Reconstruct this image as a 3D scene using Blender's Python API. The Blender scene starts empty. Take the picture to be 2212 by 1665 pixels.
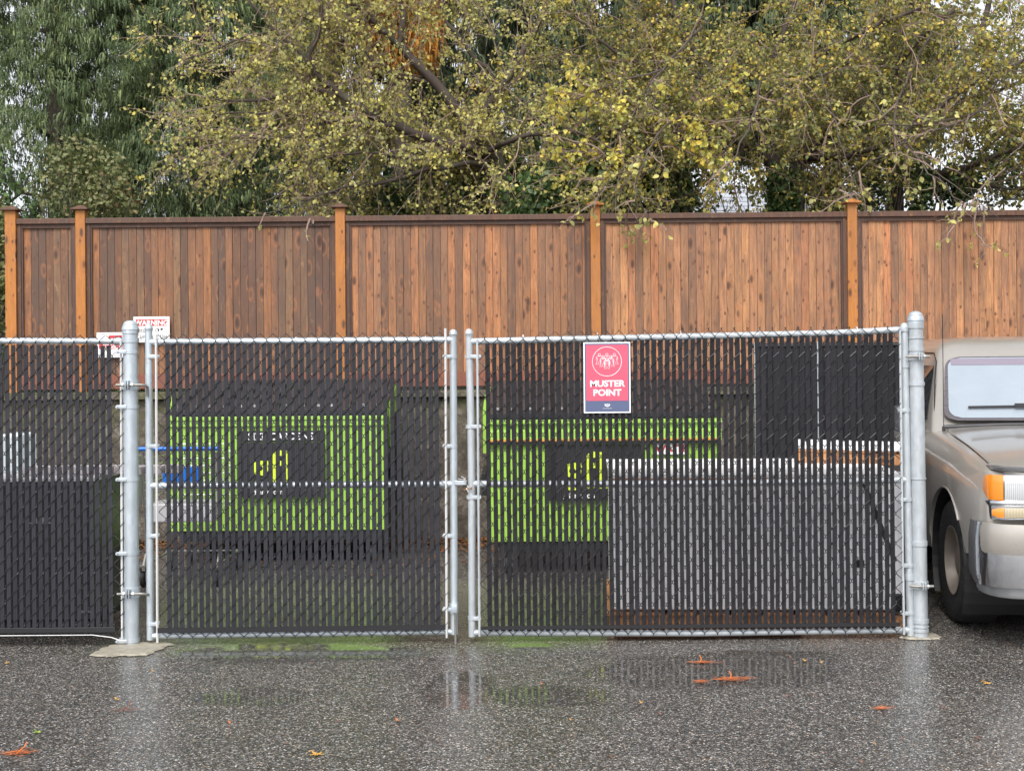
import bpy, bmesh, math, random
import numpy as np
from mathutils import Vector, Matrix
R = math.radians
random.seed(7); NR = np.random.RandomState(11)
S = bpy.context.scene
COL = S.collection

# ------------------------------------------------------------------ camera
F = 2765.0; CX = 1106.0; HY = 779.0; W_ = 2212.0; H_ = 1665.0; CAMZ = 1.70; ROLL = R(0.5)
cam_d = bpy.data.cameras.new('camera'); cam = bpy.data.objects.new('camera', cam_d); COL.objects.link(cam)
cam.matrix_world = Matrix.Translation((0, 0, CAMZ)) @ Matrix.Rotation(R(90), 4, 'X') @ Matrix.Rotation(-ROLL, 4, 'Z')
cam_d.sensor_width = 36.0; cam_d.sensor_fit = 'HORIZONTAL'; cam_d.lens = F / W_ * 36.0
cam_d.shift_y = -(H_ / 2 - HY) / W_
cam_d.clip_start = 0.05; cam_d.clip_end = 2000
S.camera = cam

# ------------------------------------------------------------------ light: overcast
SUN_EL, SUN_AZ = R(52), R(195)
w = bpy.data.worlds.new('World'); S.world = w; w.use_nodes = True
nt = w.node_tree; nt.nodes.clear()
sky = nt.nodes.new('ShaderNodeTexSky'); sky.sky_type = 'NISHITA'; sky.sun_disc = False
sky.sun_elevation = SUN_EL; sky.sun_rotation = SUN_AZ; sky.air_density = 1.0; sky.dust_density = 3.0; sky.ozone_density = 1.0
hs = nt.nodes.new('ShaderNodeHueSaturation'); hs.inputs['Saturation'].default_value = 0.22
bg = nt.nodes.new('ShaderNodeBackground'); bg.inputs['Strength'].default_value = 0.15
wo = nt.nodes.new('ShaderNodeOutputWorld')
nt.links.new(sky.outputs[0], hs.inputs['Color']); nt.links.new(hs.outputs[0], bg.inputs['Color']); nt.links.new(bg.outputs[0], wo.inputs[0])
sl = bpy.data.lights.new('sun', 'SUN'); so = bpy.data.objects.new('sun', sl); COL.objects.link(so)
sl.energy = 1.3; sl.angle = R(25); sl.color = (1.0, 0.96, 0.92)
# nishita sun_rotation: azimuth clockwise from +Y seen from above
sd = Vector((math.sin(SUN_AZ) * math.cos(SUN_EL), math.cos(SUN_AZ) * math.cos(SUN_EL), math.sin(SUN_EL)))
so.rotation_euler = sd.to_track_quat('Z', 'Y').to_euler()
vs = S.view_settings
vs.view_transform = 'Standard'; vs.look = 'None'; vs.gamma = 1.0; vs.exposure = 0.85; vs.use_curve_mapping = False

# ------------------------------------------------------------------ helpers
cr, sr = math.cos(ROLL), math.sin(ROLL)
def at(px, py, Y):
    dx, dy = px - CX, py - HY
    u = dx * cr - dy * sr; v = dx * sr + dy * cr
    return Vector((u * Y / F, Y, CAMZ - v * Y / F))

def nmat(name):
    m = bpy.data.materials.new(name); m.use_nodes = True
    t = m.node_tree; b = t.nodes['Principled BSDF']
    return m, t, b
def N(t, typ, **kw):
    n = t.nodes.new(typ)
    for k, v in kw.items():
        if k.startswith('i_'):
            key = k[2:]
            n.inputs[int(key) if key.isdigit() else key].default_value = v
        else: setattr(n, k, v)
    return n
def L(t, a, b): t.links.new(a, b)
def ramp(t, fac, stops, interp='LINEAR'):
    r = N(t, 'ShaderNodeValToRGB'); r.color_ramp.interpolation = interp
    els = r.color_ramp.elements
    while len(els) > 1: els.remove(els[-1])
    els[0].position = stops[0][0]; els[0].color = (*stops[0][1], 1)
    for p, c in stops[1:]:
        e = els.new(p); e.color = (*c, 1)
    L(t, fac, r.inputs[0]); return r.outputs[0]
def mixc(t, fac, a, b, blend='MIX'):
    m = N(t, 'ShaderNodeMix', data_type='RGBA', blend_type=blend)
    for s, v in ((0, fac), (6, a), (7, b)):
        if hasattr(v, 'is_output') or hasattr(v, 'links'): L(t, v, m.inputs[s])
        else: m.inputs[s].default_value = v if s == 0 else (*v, 1)
    return m.outputs[2]
def coords(t, scale=(1, 1, 1), which='Object'):
    c = N(t, 'ShaderNodeTexCoord'); m = N(t, 'ShaderNodeMapping'); m.inputs['Scale'].default_value = scale
    L(t, c.outputs[which], m.inputs[0]); return m.outputs[0]
def noise(t, vec, scale, detail=3, rough=.5, dist=0):
    n = N(t, 'ShaderNodeTexNoise'); n.inputs['Scale'].default_value = scale; n.inputs['Detail'].default_value = detail
    n.inputs['Roughness'].default_value = rough; n.inputs['Distortion'].default_value = dist
    L(t, vec, n.inputs['Vector']); return n.outputs['Fac']
def math_(t, op, a, b=None, c=None, clamp=False):
    m = N(t, 'ShaderNodeMath', operation=op, use_clamp=clamp)
    for i, v in enumerate((a, b, c)):
        if v is None: continue
        if hasattr(v, 'links'): L(t, v, m.inputs[i])
        else: m.inputs[i].default_value = v
    return m.outputs[0]
def mrange(t, v, a, b, c=0, d=1):
    m = N(t, 'ShaderNodeMapRange'); L(t, v, m.inputs[0])
    for i, x in enumerate((a, b, c, d)): m.inputs[i + 1].default_value = x
    return m.outputs[0]
def bump(t, b, h, strength=.3, dist=.005):
    n = N(t, 'ShaderNodeBump'); n.inputs['Strength'].default_value = strength; n.inputs['Distance'].default_value = dist
    L(t, h, n.inputs['Height']); L(t, n.outputs[0], b.inputs['Normal'])
def island(t):
    return N(t, 'ShaderNodeNewGeometry').outputs['Random Per Island']

def simple(name, col, rough=.5, metal=0, var=.25, vs=6, bumps=0, coat=0, spec=.5):
    m, t, b = nmat(name)
    v = coords(t); n = noise(t, v, vs, 5, .6)
    c = mixc(t, n, tuple(x * (1 - var) for x in col), tuple(min(1, x * (1 + var)) for x in col))
    L(t, c, b.inputs['Base Color'])
    b.inputs['Roughness'].default_value = rough; b.inputs['Metallic'].default_value = metal
    b.inputs['Coat Weight'].default_value = coat; b.inputs['Specular IOR Level'].default_value = spec
    if rough > .15: L(t, mrange(t, noise(t, v, vs * 3, 3), .3, .7, rough * .8, min(1, rough * 1.2)), b.inputs['Roughness'])
    if bumps: bump(t, b, noise(t, v, vs * 12, 3), bumps, .003)
    return m

class MB:
    def __init__(s): s.v = []; s.f = []; s.sm = []
    def add(s, vs, fs, smooth=False):
        o = len(s.v); s.v += [tuple(p) for p in vs]; s.f += [tuple(i + o for i in f) for f in fs]; s.sm += [smooth] * len(fs); return s
    def box(s, c, d, rot=None, bev=0.0):
        hx, hy, hz = d[0] / 2, d[1] / 2, d[2] / 2
        if bev <= 0:
            vs = [Vector((x * hx, y * hy, z * hz)) for x in (-1, 1) for y in (-1, 1) for z in (-1, 1)]
            fs = [(0, 1, 3, 2), (4, 6, 7, 5), (0, 4, 5, 1), (2, 3, 7, 6), (0, 2, 6, 4), (1, 5, 7, 3)]
        else:
            bm = bmesh.new(); bmesh.ops.create_cube(bm, size=1)
            for p in bm.verts: p.co = Vector((p.co.x * d[0], p.co.y * d[1], p.co.z * d[2]))
            bmesh.ops.bevel(bm, geom=bm.edges[:], offset=bev, segments=2, profile=.5, affect='EDGES')
            bm.verts.index_update()
            vs = [p.co.copy() for p in bm.verts]; fs = [[q.index for q in f.verts] for f in bm.faces]; bm.free()
        if rot is not None: vs = [rot @ p for p in vs]
        c = Vector(c); return s.add([p + c for p in vs], fs)
    def bb(s, a, b, bev=0.0):
        a = Vector(a); b = Vector(b); return s.box((a + b) / 2, [abs(b[i] - a[i]) for i in range(3)], None, bev)
    def tube(s, pts, r, n=8, cap=True, smooth=True):
        pts = [Vector(p) for p in pts]; m = len(pts)
        rs = r if isinstance(r, (list, tuple)) else [r] * m
        vs = []; prev = None
        for i, p in enumerate(pts):
            a = pts[max(0, i - 1)]; b = pts[min(m - 1, i + 1)]; d = (b - a)
            d = d.normalized() if d.length > 1e-9 else Vector((0, 0, 1))
            if prev is None:
                u = d.orthogonal().normalized()
            else:
                u = prev - d * prev.dot(d)
                u = u.normalized() if u.length > 1e-6 else d.orthogonal().normalized()
            prev = u; q = d.cross(u)
            for k in range(n):
                A = 2 * math.pi * k / n; vs.append(p + (u * math.cos(A) + q * math.sin(A)) * rs[i])
        fs = [(i * n + k, i * n + (k + 1) % n, (i + 1) * n + (k + 1) % n, (i + 1) * n + k) for i in range(m - 1) for k in range(n)]
        s.add(vs, fs, smooth)
        if cap:
            o = len(s.v) - m * n
            s.f.append(tuple(o + k for k in reversed(range(n)))); s.f.append(tuple(o + (m - 1) * n + k for k in range(n))); s.sm += [False, False]
        return s
    def lathe(s, prof, c, n=24, axis='Z', rot=None):
        vs = []
        for r, h in prof:
            for k in range(n):
                A = 2 * math.pi * k / n; x, y = r * math.cos(A), r * math.sin(A)
                p = Vector((x, y, h)) if axis == 'Z' else Vector((h, x, y)) if axis == 'X' else Vector((x, h, y))
                if rot is not None: p = rot @ p
                vs.append(p + Vector(c))
        m = len(prof)
        fs = [(i * n + k, i * n + (k + 1) % n, (i + 1) * n + (k + 1) % n, (i + 1) * n + k) for i in range(m - 1) for k in range(n)]
        return s.add(vs, fs, True)
    def poly(s, pts, thick, dirv):
        d = Vector(dirv).normalized() * thick; n = len(pts); pts = [Vector(p) for p in pts]
        vs = pts + [p + d for p in pts]
        fs = [tuple(range(n)), tuple(reversed(range(n, 2 * n)))] + [(i, i + n, (i + 1) % n + n, (i + 1) % n) for i in range(n)]
        return s.add(vs, fs)
    def build(s, name, mat, parent=None):
        me = bpy.data.meshes.new(name); me.from_pydata(s.v, [], s.f)
        me.polygons.foreach_set('use_smooth', s.sm)
        me.materials.append(mat); me.update()
        return link(name, me, parent)
def pinv(p):
    m = p.get('_w')
    return Matrix.LocRotScale(p.location, p.rotation_euler, None)
def link(name, me, parent=None):
    if any(me.polygons[i].use_smooth for i in range(0, len(me.polygons), max(1, len(me.polygons) // 50))):
        try: me.set_sharp_from_angle(angle=R(50))
        except Exception: pass
    o = bpy.data.objects.new(name, me); COL.objects.link(o)
    if parent is not None:
        o.parent = parent
        M = Matrix.Identity(4); q = parent
        while q is not None:
            M = (Matrix.LocRotScale(q.location, q.rotation_euler, q.scale)) @ M if q.type == 'EMPTY' else M
            q = q.parent
        if parent.type == 'EMPTY': o.matrix_parent_inverse = M.inverted()
        else: o.matrix_parent_inverse = Matrix.Identity(4)
    return o
def tag(o, label=None, cat=None, group=None, kind=None):
    if label: o['label'] = label
    if cat: o['category'] = cat
    if group: o['group'] = group
    if kind: o['kind'] = kind
    return o
def thing(name, label, cat, loc=(0, 0, 0), group=None):
    o = bpy.data.objects.new(name, None); COL.objects.link(o); o.location = Vector(loc); o.empty_display_size = .2
    return tag(o, label, cat, group)
def text_mesh(txt, size, M, mat, name, parent, ext=.0008, bold=0.0, align='CENTER', sx=1.0):
    cu = bpy.data.curves.new('t', 'FONT'); cu.body = txt; cu.size = size; cu.align_x = align; cu.extrude = ext; cu.offset = bold
    cu.resolution_u = 3
    ob = bpy.data.objects.new('t', cu); COL.objects.link(ob)
    dg = bpy.context.evaluated_depsgraph_get(); me = bpy.data.meshes.new_from_object(ob.evaluated_get(dg))
    bpy.data.objects.remove(ob); me.transform(M @ Matrix.Diagonal((sx, 1, 1, 1))); me.materials.clear(); me.materials.append(mat)
    return link(name, me, parent)
FRONT = Matrix.Rotation(R(90), 4, 'X')   # text readable from -Y
def copy_tree(o, parent=None, loc=None, rz=None):
    c = o.copy(); COL.objects.link(c)
    if parent is not None: c.parent = parent
    for ch in o.children: copy_tree(ch, c)
    if loc is not None: c.location = loc
    if rz is not None: c.rotation_euler.z = rz
    return c

def cat(pts, n):   # catmull-rom resample of control points (arrays)
    P = [np.array(p, float) for p in pts]; P = [2 * P[0] - P[1]] + P + [2 * P[-1] - P[-2]]; out = []
    for i in range(1, len(P) - 2):
        for k in range(n):
            u = k / n; a, b, c, d = P[i - 1], P[i], P[i + 1], P[i + 2]
            out.append(.5 * (2 * b + (c - a) * u + (2 * a - 5 * b + 4 * c - d) * u * u + (3 * b - a - 3 * c + d) * u ** 3))
    out.append(P[-2]); return out

# ------------------------------------------------------------------ materials
def N_sep(t, col):
    s = N(t, 'ShaderNodeSeparateColor'); L(t, col, s.inputs[0]); return s.outputs[0]
def m_galv(name, col, mott=.12, rough=.42, metal=.55):
    m, t, b = nmat(name); v = coords(t, (1, 1, .35))
    n1 = noise(t, v, 30, 4, .6); n2 = noise(t, v, 4, 3)
    c = mixc(t, n1, tuple(x * (1 - mott) for x in col), tuple(min(1, x * (1 + mott)) for x in col))
    c = mixc(t, mrange(t, n2, .52, .72, 0, .5), c, tuple(x * .55 for x in col)); sp = N(t, 'ShaderNodeTexVoronoi'); sp.inputs['Scale'].default_value = 55; L(t, v, sp.inputs['Vector']); c = mixc(t, mrange(t, N_sep(t, sp.outputs['Color']), 0, 1, 0, .28), c, tuple(x * .6 for x in col))
    rn = noise(t, coords(t), 9, 5, .7)
    c = mixc(t, mrange(t, rn, .73, .78, 0, .6), c, (.22, .11, .05))
    L(t, c, b.inputs['Base Color']); b.inputs['Metallic'].default_value = metal
    L(t, mrange(t, n1, .3, .7, rough * .8, rough * 1.3), b.inputs['Roughness'])
    return m
GALV = m_galv('galvanised_steel', (.56, .62, .67))
GALV_OLD = m_galv('weathered_galvanised', (.50, .54, .57), .22, .55, .4)
GALV_DK = m_galv('dull_steel', (.30, .29, .27), .25, .5, .6)
WHITEM = simple('white_coated_wire', (.62, .62, .62), .4, .2)
def m_slat(name, lo, hi, grain):
    m, t, b = nmat(name); b.inputs['Specular IOR Level'].default_value = .35
    r = island(t); v = coords(t, (1, 1, .06)); n = noise(t, v, 90 if grain else 140, 4, .65)
    c = mixc(t, r, lo, hi)
    c = mixc(t, mrange(t, n, .35, .7, 0, .55 if grain else .18), c, tuple(x * (.45 if grain else .7) for x in lo))
    drip = noise(t, coords(t, (1, 1, .1)), 35, 3, .7)
    c = mixc(t, mrange(t, drip, .6, .8, 0, .25), c, (.07, .068, .066))
    L(t, c, b.inputs['Base Color']); b.inputs['Roughness'].default_value = .5 if not grain else .7
    bump(t, b, n, .5 if grain else .15, .002); return m
SLAT = m_slat('grey_slat_plastic', (.019, .020, .026), (.029, .030, .038), False)
SLAT2 = m_slat('brushed_dark_slat', (.009, .009, .012), (.021, .020, .025), True)
WIRE = simple('black_coated_wire', (.018, .018, .021), .35, 0, .3, 40)
CHAN = simple('black_channel', (.014, .014, .017), .4)
def m_wood(name, cols, dark=(.06, .03, .018), knots=True, grey=.25):
    m, t, b = nmat(name)
    r = island(t); base = ramp(t, r, [(i / len(cols), c) for i, c in enumerate(cols)], 'CONSTANT')
    tc = N(t, 'ShaderNodeTexCoord'); add = N(t, 'ShaderNodeVectorMath', operation='ADD'); L(t, tc.outputs['Object'], add.inputs[0])
    cb = N(t, 'ShaderNodeCombineXYZ'); L(t, math_(t, 'MULTIPLY', r, 37.0), cb.inputs[2]); L(t, math_(t, 'MULTIPLY', r, 13.0), cb.inputs[1]); L(t, cb.outputs[0], add.inputs[1])
    mp = N(t, 'ShaderNodeMapping'); mp.inputs['Scale'].default_value = (1, 1, .07); L(t, add.outputs[0], mp.inputs[0])
    g = noise(t, mp.outputs[0], 70, 5, .7, .6)
    c = mixc(t, mrange(t, g, .38, .68, 0, .9), base, mixc(t, .6, base, dark))
    g2 = noise(t, mp.outputs[0], 12, 3, .6, 1.5)
    c = mixc(t, mrange(t, g2, .48, .68, 0, .6), c, tuple(x * 1.6 + .02 for x in dark))
    mp2 = N(t, 'ShaderNodeMapping'); mp2.inputs['Scale'].default_value = (1, 1, .35); L(t, add.outputs[0], mp2.inputs[0])
    st = noise(t, mp2.outputs[0], 3.0, 4, .65)
    c = mixc(t, mrange(t, st, .46, .66, 0, grey + .15), c, (.085, .055, .045))
    if knots:
        mk = N(t, 'ShaderNodeMapping'); mk.inputs['Scale'].default_value = (1, 0.0, .42); L(t, add.outputs[0], mk.inputs[0])
        vo = N(t, 'ShaderNodeTexVoronoi', feature='F1'); vo.inputs['Scale'].default_value = 9; vo.inputs['Randomness'].default_value = 1; L(t, mk.outputs[0], vo.inputs['Vector'])
        sel = math_(t, 'GREATER_THAN', N_sep(t, vo.outputs['Color']), .34)
        d = math_(t, 'ADD', vo.outputs['Distance'], math_(t, 'MULTIPLY', math_(t, 'SUBTRACT', g, .5), .06))
        k = math_(t, 'MULTIPLY', mrange(t, d, .10, .22, 1, 0), sel)
        c = mixc(t, math_(t, 'MULTIPLY', k, .85), c, (.055, .022, .014))
        ring = math_(t, 'MULTIPLY', mrange(t, math_(t, 'ABSOLUTE', math_(t, 'SUBTRACT', d, .29)), 0, .07, .6, 0), sel)
        c = mixc(t, ring, c, (.34, .13, .05))
    mp3 = N(t, 'ShaderNodeMapping'); mp3.inputs['Scale'].default_value = (1, 1, .25); L(t, add.outputs[0], mp3.inputs[0])
    bl_ = noise(t, mp3.outputs[0], 28, 5, .75, .5)
    c = mixc(t, mrange(t, bl_, .56, .70, 0, .7), c, tuple(x * 1.1 for x in dark))
    c = mixc(t, mrange(t, bl_, .30, .42, .45, 0), c, mixc(t, .6, c, (.62, .36, .17)))
    if knots:
        mk2 = N(t, 'ShaderNodeMapping'); mk2.inputs['Scale'].default_value = (1, 0.0, .6); mk2.inputs['Location'].default_value = (3.3, 0, 7.7); L(t, add.outputs[0], mk2.inputs[0])
        v5 = N(t, 'ShaderNodeTexVoronoi', feature='F1'); v5.inputs['Scale'].default_value = 17; L(t, mk2.outputs[0], v5.inputs['Vector'])
        k5 = math_(t, 'MULTIPLY', mrange(t, v5.outputs['Distance'], .10, .24, .9, 0), math_(t, 'GREATER_THAN', N_sep(t, v5.outputs['Color']), .38))
        c = mixc(t, k5, c, (.10, .035, .02))
    L(t, c, b.inputs['Base Color']); b.inputs['Roughness'].default_value = .6
    bump(t, b, g, .35, .003); return m
BROWNS = [(.20, .105, .06), (.15, .08, .052), (.27, .13, .065), (.13, .075, .05), (.19, .115, .07), (.36, .16, .065), (.16, .085, .05), (.25, .15, .085), (.18, .09, .05), (.145, .08, .055)]
MIDS = [(.33, .17, .085), (.22, .12, .07), (.42, .20, .09), (.26, .145, .085), (.30, .16, .08), (.46, .22, .10), (.20, .115, .07), (.36, .20, .11), (.29, .15, .08)]
TANS = [(.42, .24, .12), (.33, .19, .10), (.50, .28, .13), (.36, .20, .11), (.45, .25, .13), (.26, .155, .09), (.50, .24, .11), (.34, .21, .12)]
TANS = [(a * 1.12, b * .94, c * .86) for a, b, c in TANS]; MIDS = [(a * 1.10, b * .96, c * .85) for a, b, c in MIDS]; BROWNS = [(a * 1.0, b * .92, c * .84) for a, b, c in BROWNS]
WOOD = [m_wood('dark_stained_cedar', BROWNS, grey=.45), m_wood('dark_stained_cedar_two', BROWNS, grey=.35), m_wood('warm_cedar', MIDS), m_wood('light_cedar', TANS), m_wood('light_cedar_two', TANS, grey=.3)]
WPOST = m_wood('orange_cedar_post', [(.56, .21, .035), (.48, .18, .035), (.54, .22, .05)], (.24, .09, .02), True, .12)
WTRIM = m_wood('dark_trim_cedar', [(.10, .045, .028), (.13, .06, .035), (.085, .04, .027)], (.03, .015, .01), False, .2)
WTRIM2 = m_wood('red_kickboard', [(.27, .085, .042), (.24, .08, .045)], (.1, .035, .02), False, .15)
WCRATE = m_wood('raw_pallet_wood', [(.66, .38, .18), (.60, .28, .11), (.72, .45, .24)], (.2, .09, .03), True, .1)

# ------------------------------------------------------------------ asphalt
def m_asphalt():
    m, t, b = nmat('wet_asphalt'); v = coords(t)
    wob = N(t, 'ShaderNodeMapping'); L(t, v, wob.inputs[0])
    v1 = N(t, 'ShaderNodeTexVoronoi'); v1.inputs['Scale'].default_value = 122; L(t, v, v1.inputs['Vector'])
    s = N(t, 'ShaderNodeSeparateColor'); L(t, v1.outputs['Color'], s.inputs[0])
    c = ramp(t, s.outputs[0], [(0, (.040, .039, .037)), (.30, (.085, .083, .079)), (.55, (.145, .142, .134)), (.80, (.235, .23, .218)), (.92, (.38, .37, .355)), (1, (.70, .69, .67))])
    hue = ramp(t, s.outputs[1], [(0, (.95, .98, 1.05)), (.5, (1, 1, 1)), (.9, (1.1, .98, .86)), (1, (1.2, .85, .68))])
    c = mixc(t, 1.0, c, hue, 'MULTIPLY')
    v2 = N(t, 'ShaderNodeTexVoronoi'); v2.inputs['Scale'].default_value = 260; L(t, v, v2.inputs['Vector'])
    s2 = N(t, 'ShaderNodeSeparateColor'); L(t, v2.outputs['Color'], s2.inputs[0])
    fine = ramp(t, s2.outputs[0], [(0, (.45, .45, .45)), (.6, (.95, .95, .95)), (1, (1.7, 1.68, 1.6))])
    c = mixc(t, .75, c, mixc(t, 1.0, c, fine, 'MULTIPLY'))
    edge = mrange(t, v1.outputs['Distance'], .35, .65, 1, .45)
    cb = N(t, 'ShaderNodeCombineColor'); [L(t, edge, cb.inputs[i]) for i in range(3)]
    c = mixc(t, 1.0, c, cb.outputs[0], 'MULTIPLY')
    big = noise(t, v, .55, 4, .6); mid = noise(t, v, 3.1, 5, .65)
    # dark seepage stains and a faint greenish tint around the gate
    stain = mrange(t, mid, .45, .72, 0, .5)
    c = mixc(t, stain, c, mixc(t, .45, c, (.025, .023, .02)))
    sx = N(t, 'ShaderNodeSeparateXYZ'); L(t, v, sx.inputs[0])
    def ell(cx, cy, rx, ry, n=.6, sc=2.2):
        a = math_(t, 'DIVIDE', math_(t, 'SUBTRACT', sx.outputs[0], cx), rx); bb = math_(t, 'DIVIDE', math_(t, 'SUBTRACT', sx.outputs[1], cy), ry)
        d = math_(t, 'SQRT', math_(t, 'ADD', math_(t, 'MULTIPLY', a, a), math_(t, 'MULTIPLY', bb, bb)))
        nn = noise(t, v, sc, 4, .6)
        return mrange(t, math_(t, 'ADD', d, math_(t, 'MULTIPLY', math_(t, 'SUBTRACT', nn, .5), n)), .82, 1.02, 1, 0)
    P = []
    for (px, py, rx, ry) in [(600, 1405, .62, .30), (770, 1408, .42, .20), (1535, 1452, .75, .42), (1195, 1505, .34, .24), (990, 1488, .20, .45), (540, 1500, .30, .20), (1150, 1396, .14, .11), (1650, 1425, .5, .25)]:
        p = at(px, py, 1.7 * F / (py - HY)); P.append(ell(p.x, p.y, rx, ry, .7))
    # water standing behind the gates
    pud = P[0]
    for q in P[1:]: pud = math_(t, 'MAXIMUM', pud, q)
    pn = mrange(t, noise(t, v, 14, 4, .7), .35, .62, .35, 1)
    pud = math_(t, 'MULTIPLY', pud, pn)
    green_tint = ell(-1.1, 7.75, 1.6, .45, .9)
    c = mixc(t, math_(t, 'MULTIPLY', green_tint, .15), c, (.07, .10, .04))
    moss_lift = ell(-.6, 9.0, 2.4, 1.1, .9); c = mixc(t, math_(t, 'MULTIPLY', moss_lift, mrange(t, mid, .3, .6, .15, .6)), c, (.19, .19, .125))  # olive moss tone, also painted paler to brighten the fence-shaded ground
    c = mixc(t, math_(t, 'MULTIPLY', pud, .55), c, (.030, .028, .024))
    L(t, c, b.inputs['Base Color'])
    rr = mrange(t, big, .35, .65, .11, .25)
    rr = math_(t, 'ADD', rr, mrange(t, s2.outputs[1], 0, 1, -.07, .1))
    mx = N(t, 'ShaderNodeMix'); L(t, pud, mx.inputs[0]); L(t, rr, mx.inputs[2]); mx.inputs[3].default_value = .03
    L(t, mx.outputs[0], b.inputs['Roughness'])
    b.inputs['Specular IOR Level'].default_value = .5
    hgt = math_(t, 'ADD', math_(t, 'MULTIPLY', v1.outputs['Distance'], -1.0), math_(t, 'MULTIPLY', s.outputs[2], .5))
    bn = N(t, 'ShaderNodeBump'); bn.inputs['Distance'].default_value = .0035
    L(t, mrange(t, pud, 0, .7, .30, .0), bn.inputs['Strength']); L(t, hgt, bn.inputs['Height']); L(t, bn.outputs[0], b.inputs['Normal'])
    return m
ASPH = m_asphalt()
tag(MB().add([(-60, -30, 0), (60, -30, 0), (60, 12.2, 0), (-60, 12.2, 0)], [(0, 1, 2, 3)]).build('ground', ASPH), kind='structure')
SOIL = simple('leafy_soil', (.06, .05, .028), .9, 0, .5, 3, .5)
tag(MB().add([(-300, 12.42, 1.38), (300, 12.42, 1.38), (300, 700, 1.0), (-300, 700, 1.0)], [(0, 1, 2, 3)]).build('terrain', SOIL), kind='structure')

# concrete footings
CONC = simple('pale_footing_concrete', (.30, .275, .22), .5, 0, .5, 18, .8)
def footing(px, py, pts, label):
    c = at(px, py, 1.7 * F / (py - HY + (px - CX) * sr)); mb = MB()
    pts = [tuple(p[:2]) for p in cat([np.array((x, y, 0.)) for x, y in pts + [pts[0]]], 6)][:-1]
    ring = [(c.x + x * .86 * random.uniform(.9, 1.08), c.y + y * .9 * random.uniform(.9, 1.08)) for x, y in pts]; n = len(ring)
    vs = [(x, y, .004) for x, y in ring] + [(c.x + (x - c.x) * .93, c.y + (y - c.y) * .93, .013) for x, y in ring] + [(c.x, c.y, .017)]
    fs = [(i, (i + 1) % n, n + (i + 1) % n, n + i) for i in range(n)] + [(n + i, n + (i + 1) % n, 2 * n) for i in range(n)]
    mb.add(vs, fs); tag(mb.build('concrete_footing', CONC), label, 'footing', 'concrete post footings')
footing(285, 1402, [(-.245, -.20), (-.10, -.235), (.02, -.21), (.16, -.20), (.20, -.03), (.25, .12), (.1, .17), (-.12, .14), (-.2, .02)], 'wide pale concrete footing around the base of the left gate post')
footing(1987, 1376, [(-.16, -.02), (-.08, -.09), (.03, -.10), (.12, -.07), (.14, .02), (.08, .10), (-.06, .11)], 'small round pale concrete collar at the base of the right gate post')

# ------------------------------------------------------------------ retaining wall
def m_wall():
    m, t, b = nmat('mossy_concrete'); v = coords(t)
    n = noise(t, v, 7, 8, .8); n2 = noise(t, v, 45, 5, .7)
    c = ramp(t, n, [(.32, (.035, .030, .024)), (.5, (.11, .09, .07)), (.64, (.24, .21, .17)), (.75, (.36, .33, .29))])
    c = mixc(t, mrange(t, n2, .5, .7, 0, .7), c, (.05, .045, .03))
    s = N(t, 'ShaderNodeSeparateXYZ'); L(t, v, s.inputs[0])
    mo = math_(t, 'MULTIPLY', mrange(t, s.outputs[2], .9, 1.4, 0, 1), mrange(t, noise(t, v, 12, 4, .7), .45, .6, 0, .8))
    c = mixc(t, mo, c, (.10, .11, .03))
    L(t, c, b.inputs['Base Color']); b.inputs['Roughness'].default_value = .85; bump(t, b, n2, .8, .02); return m
WALL = m_wall()
wl = thing('retaining_wall', 'mossy stained concrete retaining wall below the wooden fence', 'wall', (0, 12.2, 0))
MB().bb((-30, 12.12, 0), (30, 12.40, 1.36), .01).build('wall_face', WALL, wl)
cap = MB()
x = -30.0
while x < 30:
    cap.bb((x + .006, 12.06, 1.362), (x + 1.19, 12.40, 1.43 + random.uniform(-.006, .006)), .008); x += 1.2
cap.build('coping', WALL, wl)
# leaf litter along the wall foot
def leaf_scatter(name, P, sz, mat, parent=None, flat=False, tmpl=None, up=None, droop=0.0, asp=1.0):
    n = len(P); P = np.asarray(P, float)
    if tmpl is None:
        T = np.array([(0, 0, 0), (.30, .28, .10), (.34, .58, .12), (0, 1.0, -.08), (-.34, .58, .12), (-.30, .28, .10), (0, .3, 0), (0, .62, .02)], float)
        Fc = [(0, 1, 6), (6, 1, 2, 7), (7, 2, 3), (0, 6, 5), (6, 7, 4, 5), (7, 3, 4)]
    else: T, Fc = tmpl
    T = T * np.array([asp, 1, 1])
    # random frames
    if flat:
        a = NR.uniform(0, 6.283, n); z = np.stack([NR.normal(0, .15, n), NR.normal(0, .15, n), np.ones(n)], 1)
        yv = np.stack([np.cos(a), np.sin(a), NR.normal(0, .08, n)], 1)
    else:
        yv = NR.normal(0, 1, (n, 3)); yv[:, 2] -= droop
        z = NR.normal(0, 1, (n, 3)); z[:, 2] += .8; z[:, 1] -= .5
    yv /= np.linalg.norm(yv, axis=1)[:, None]
    z -= (z * yv).sum(1)[:, None] * yv; z /= np.linalg.norm(z, axis=1)[:, None] + 1e-9
    xv = np.cross(yv, z)
    s = np.asarray(sz) if np.ndim(sz) else NR.uniform(sz * .6, sz * 1.25, n)
    V = P[:, None, :] + s[:, None, None] * (T[None, :, 0, None] * xv[:, None, :] + T[None, :, 1, None] * yv[:, None, :] + T[None, :, 2, None] * z[:, None, :])
    return bulk(name, V, Fc, mat, parent)
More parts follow.
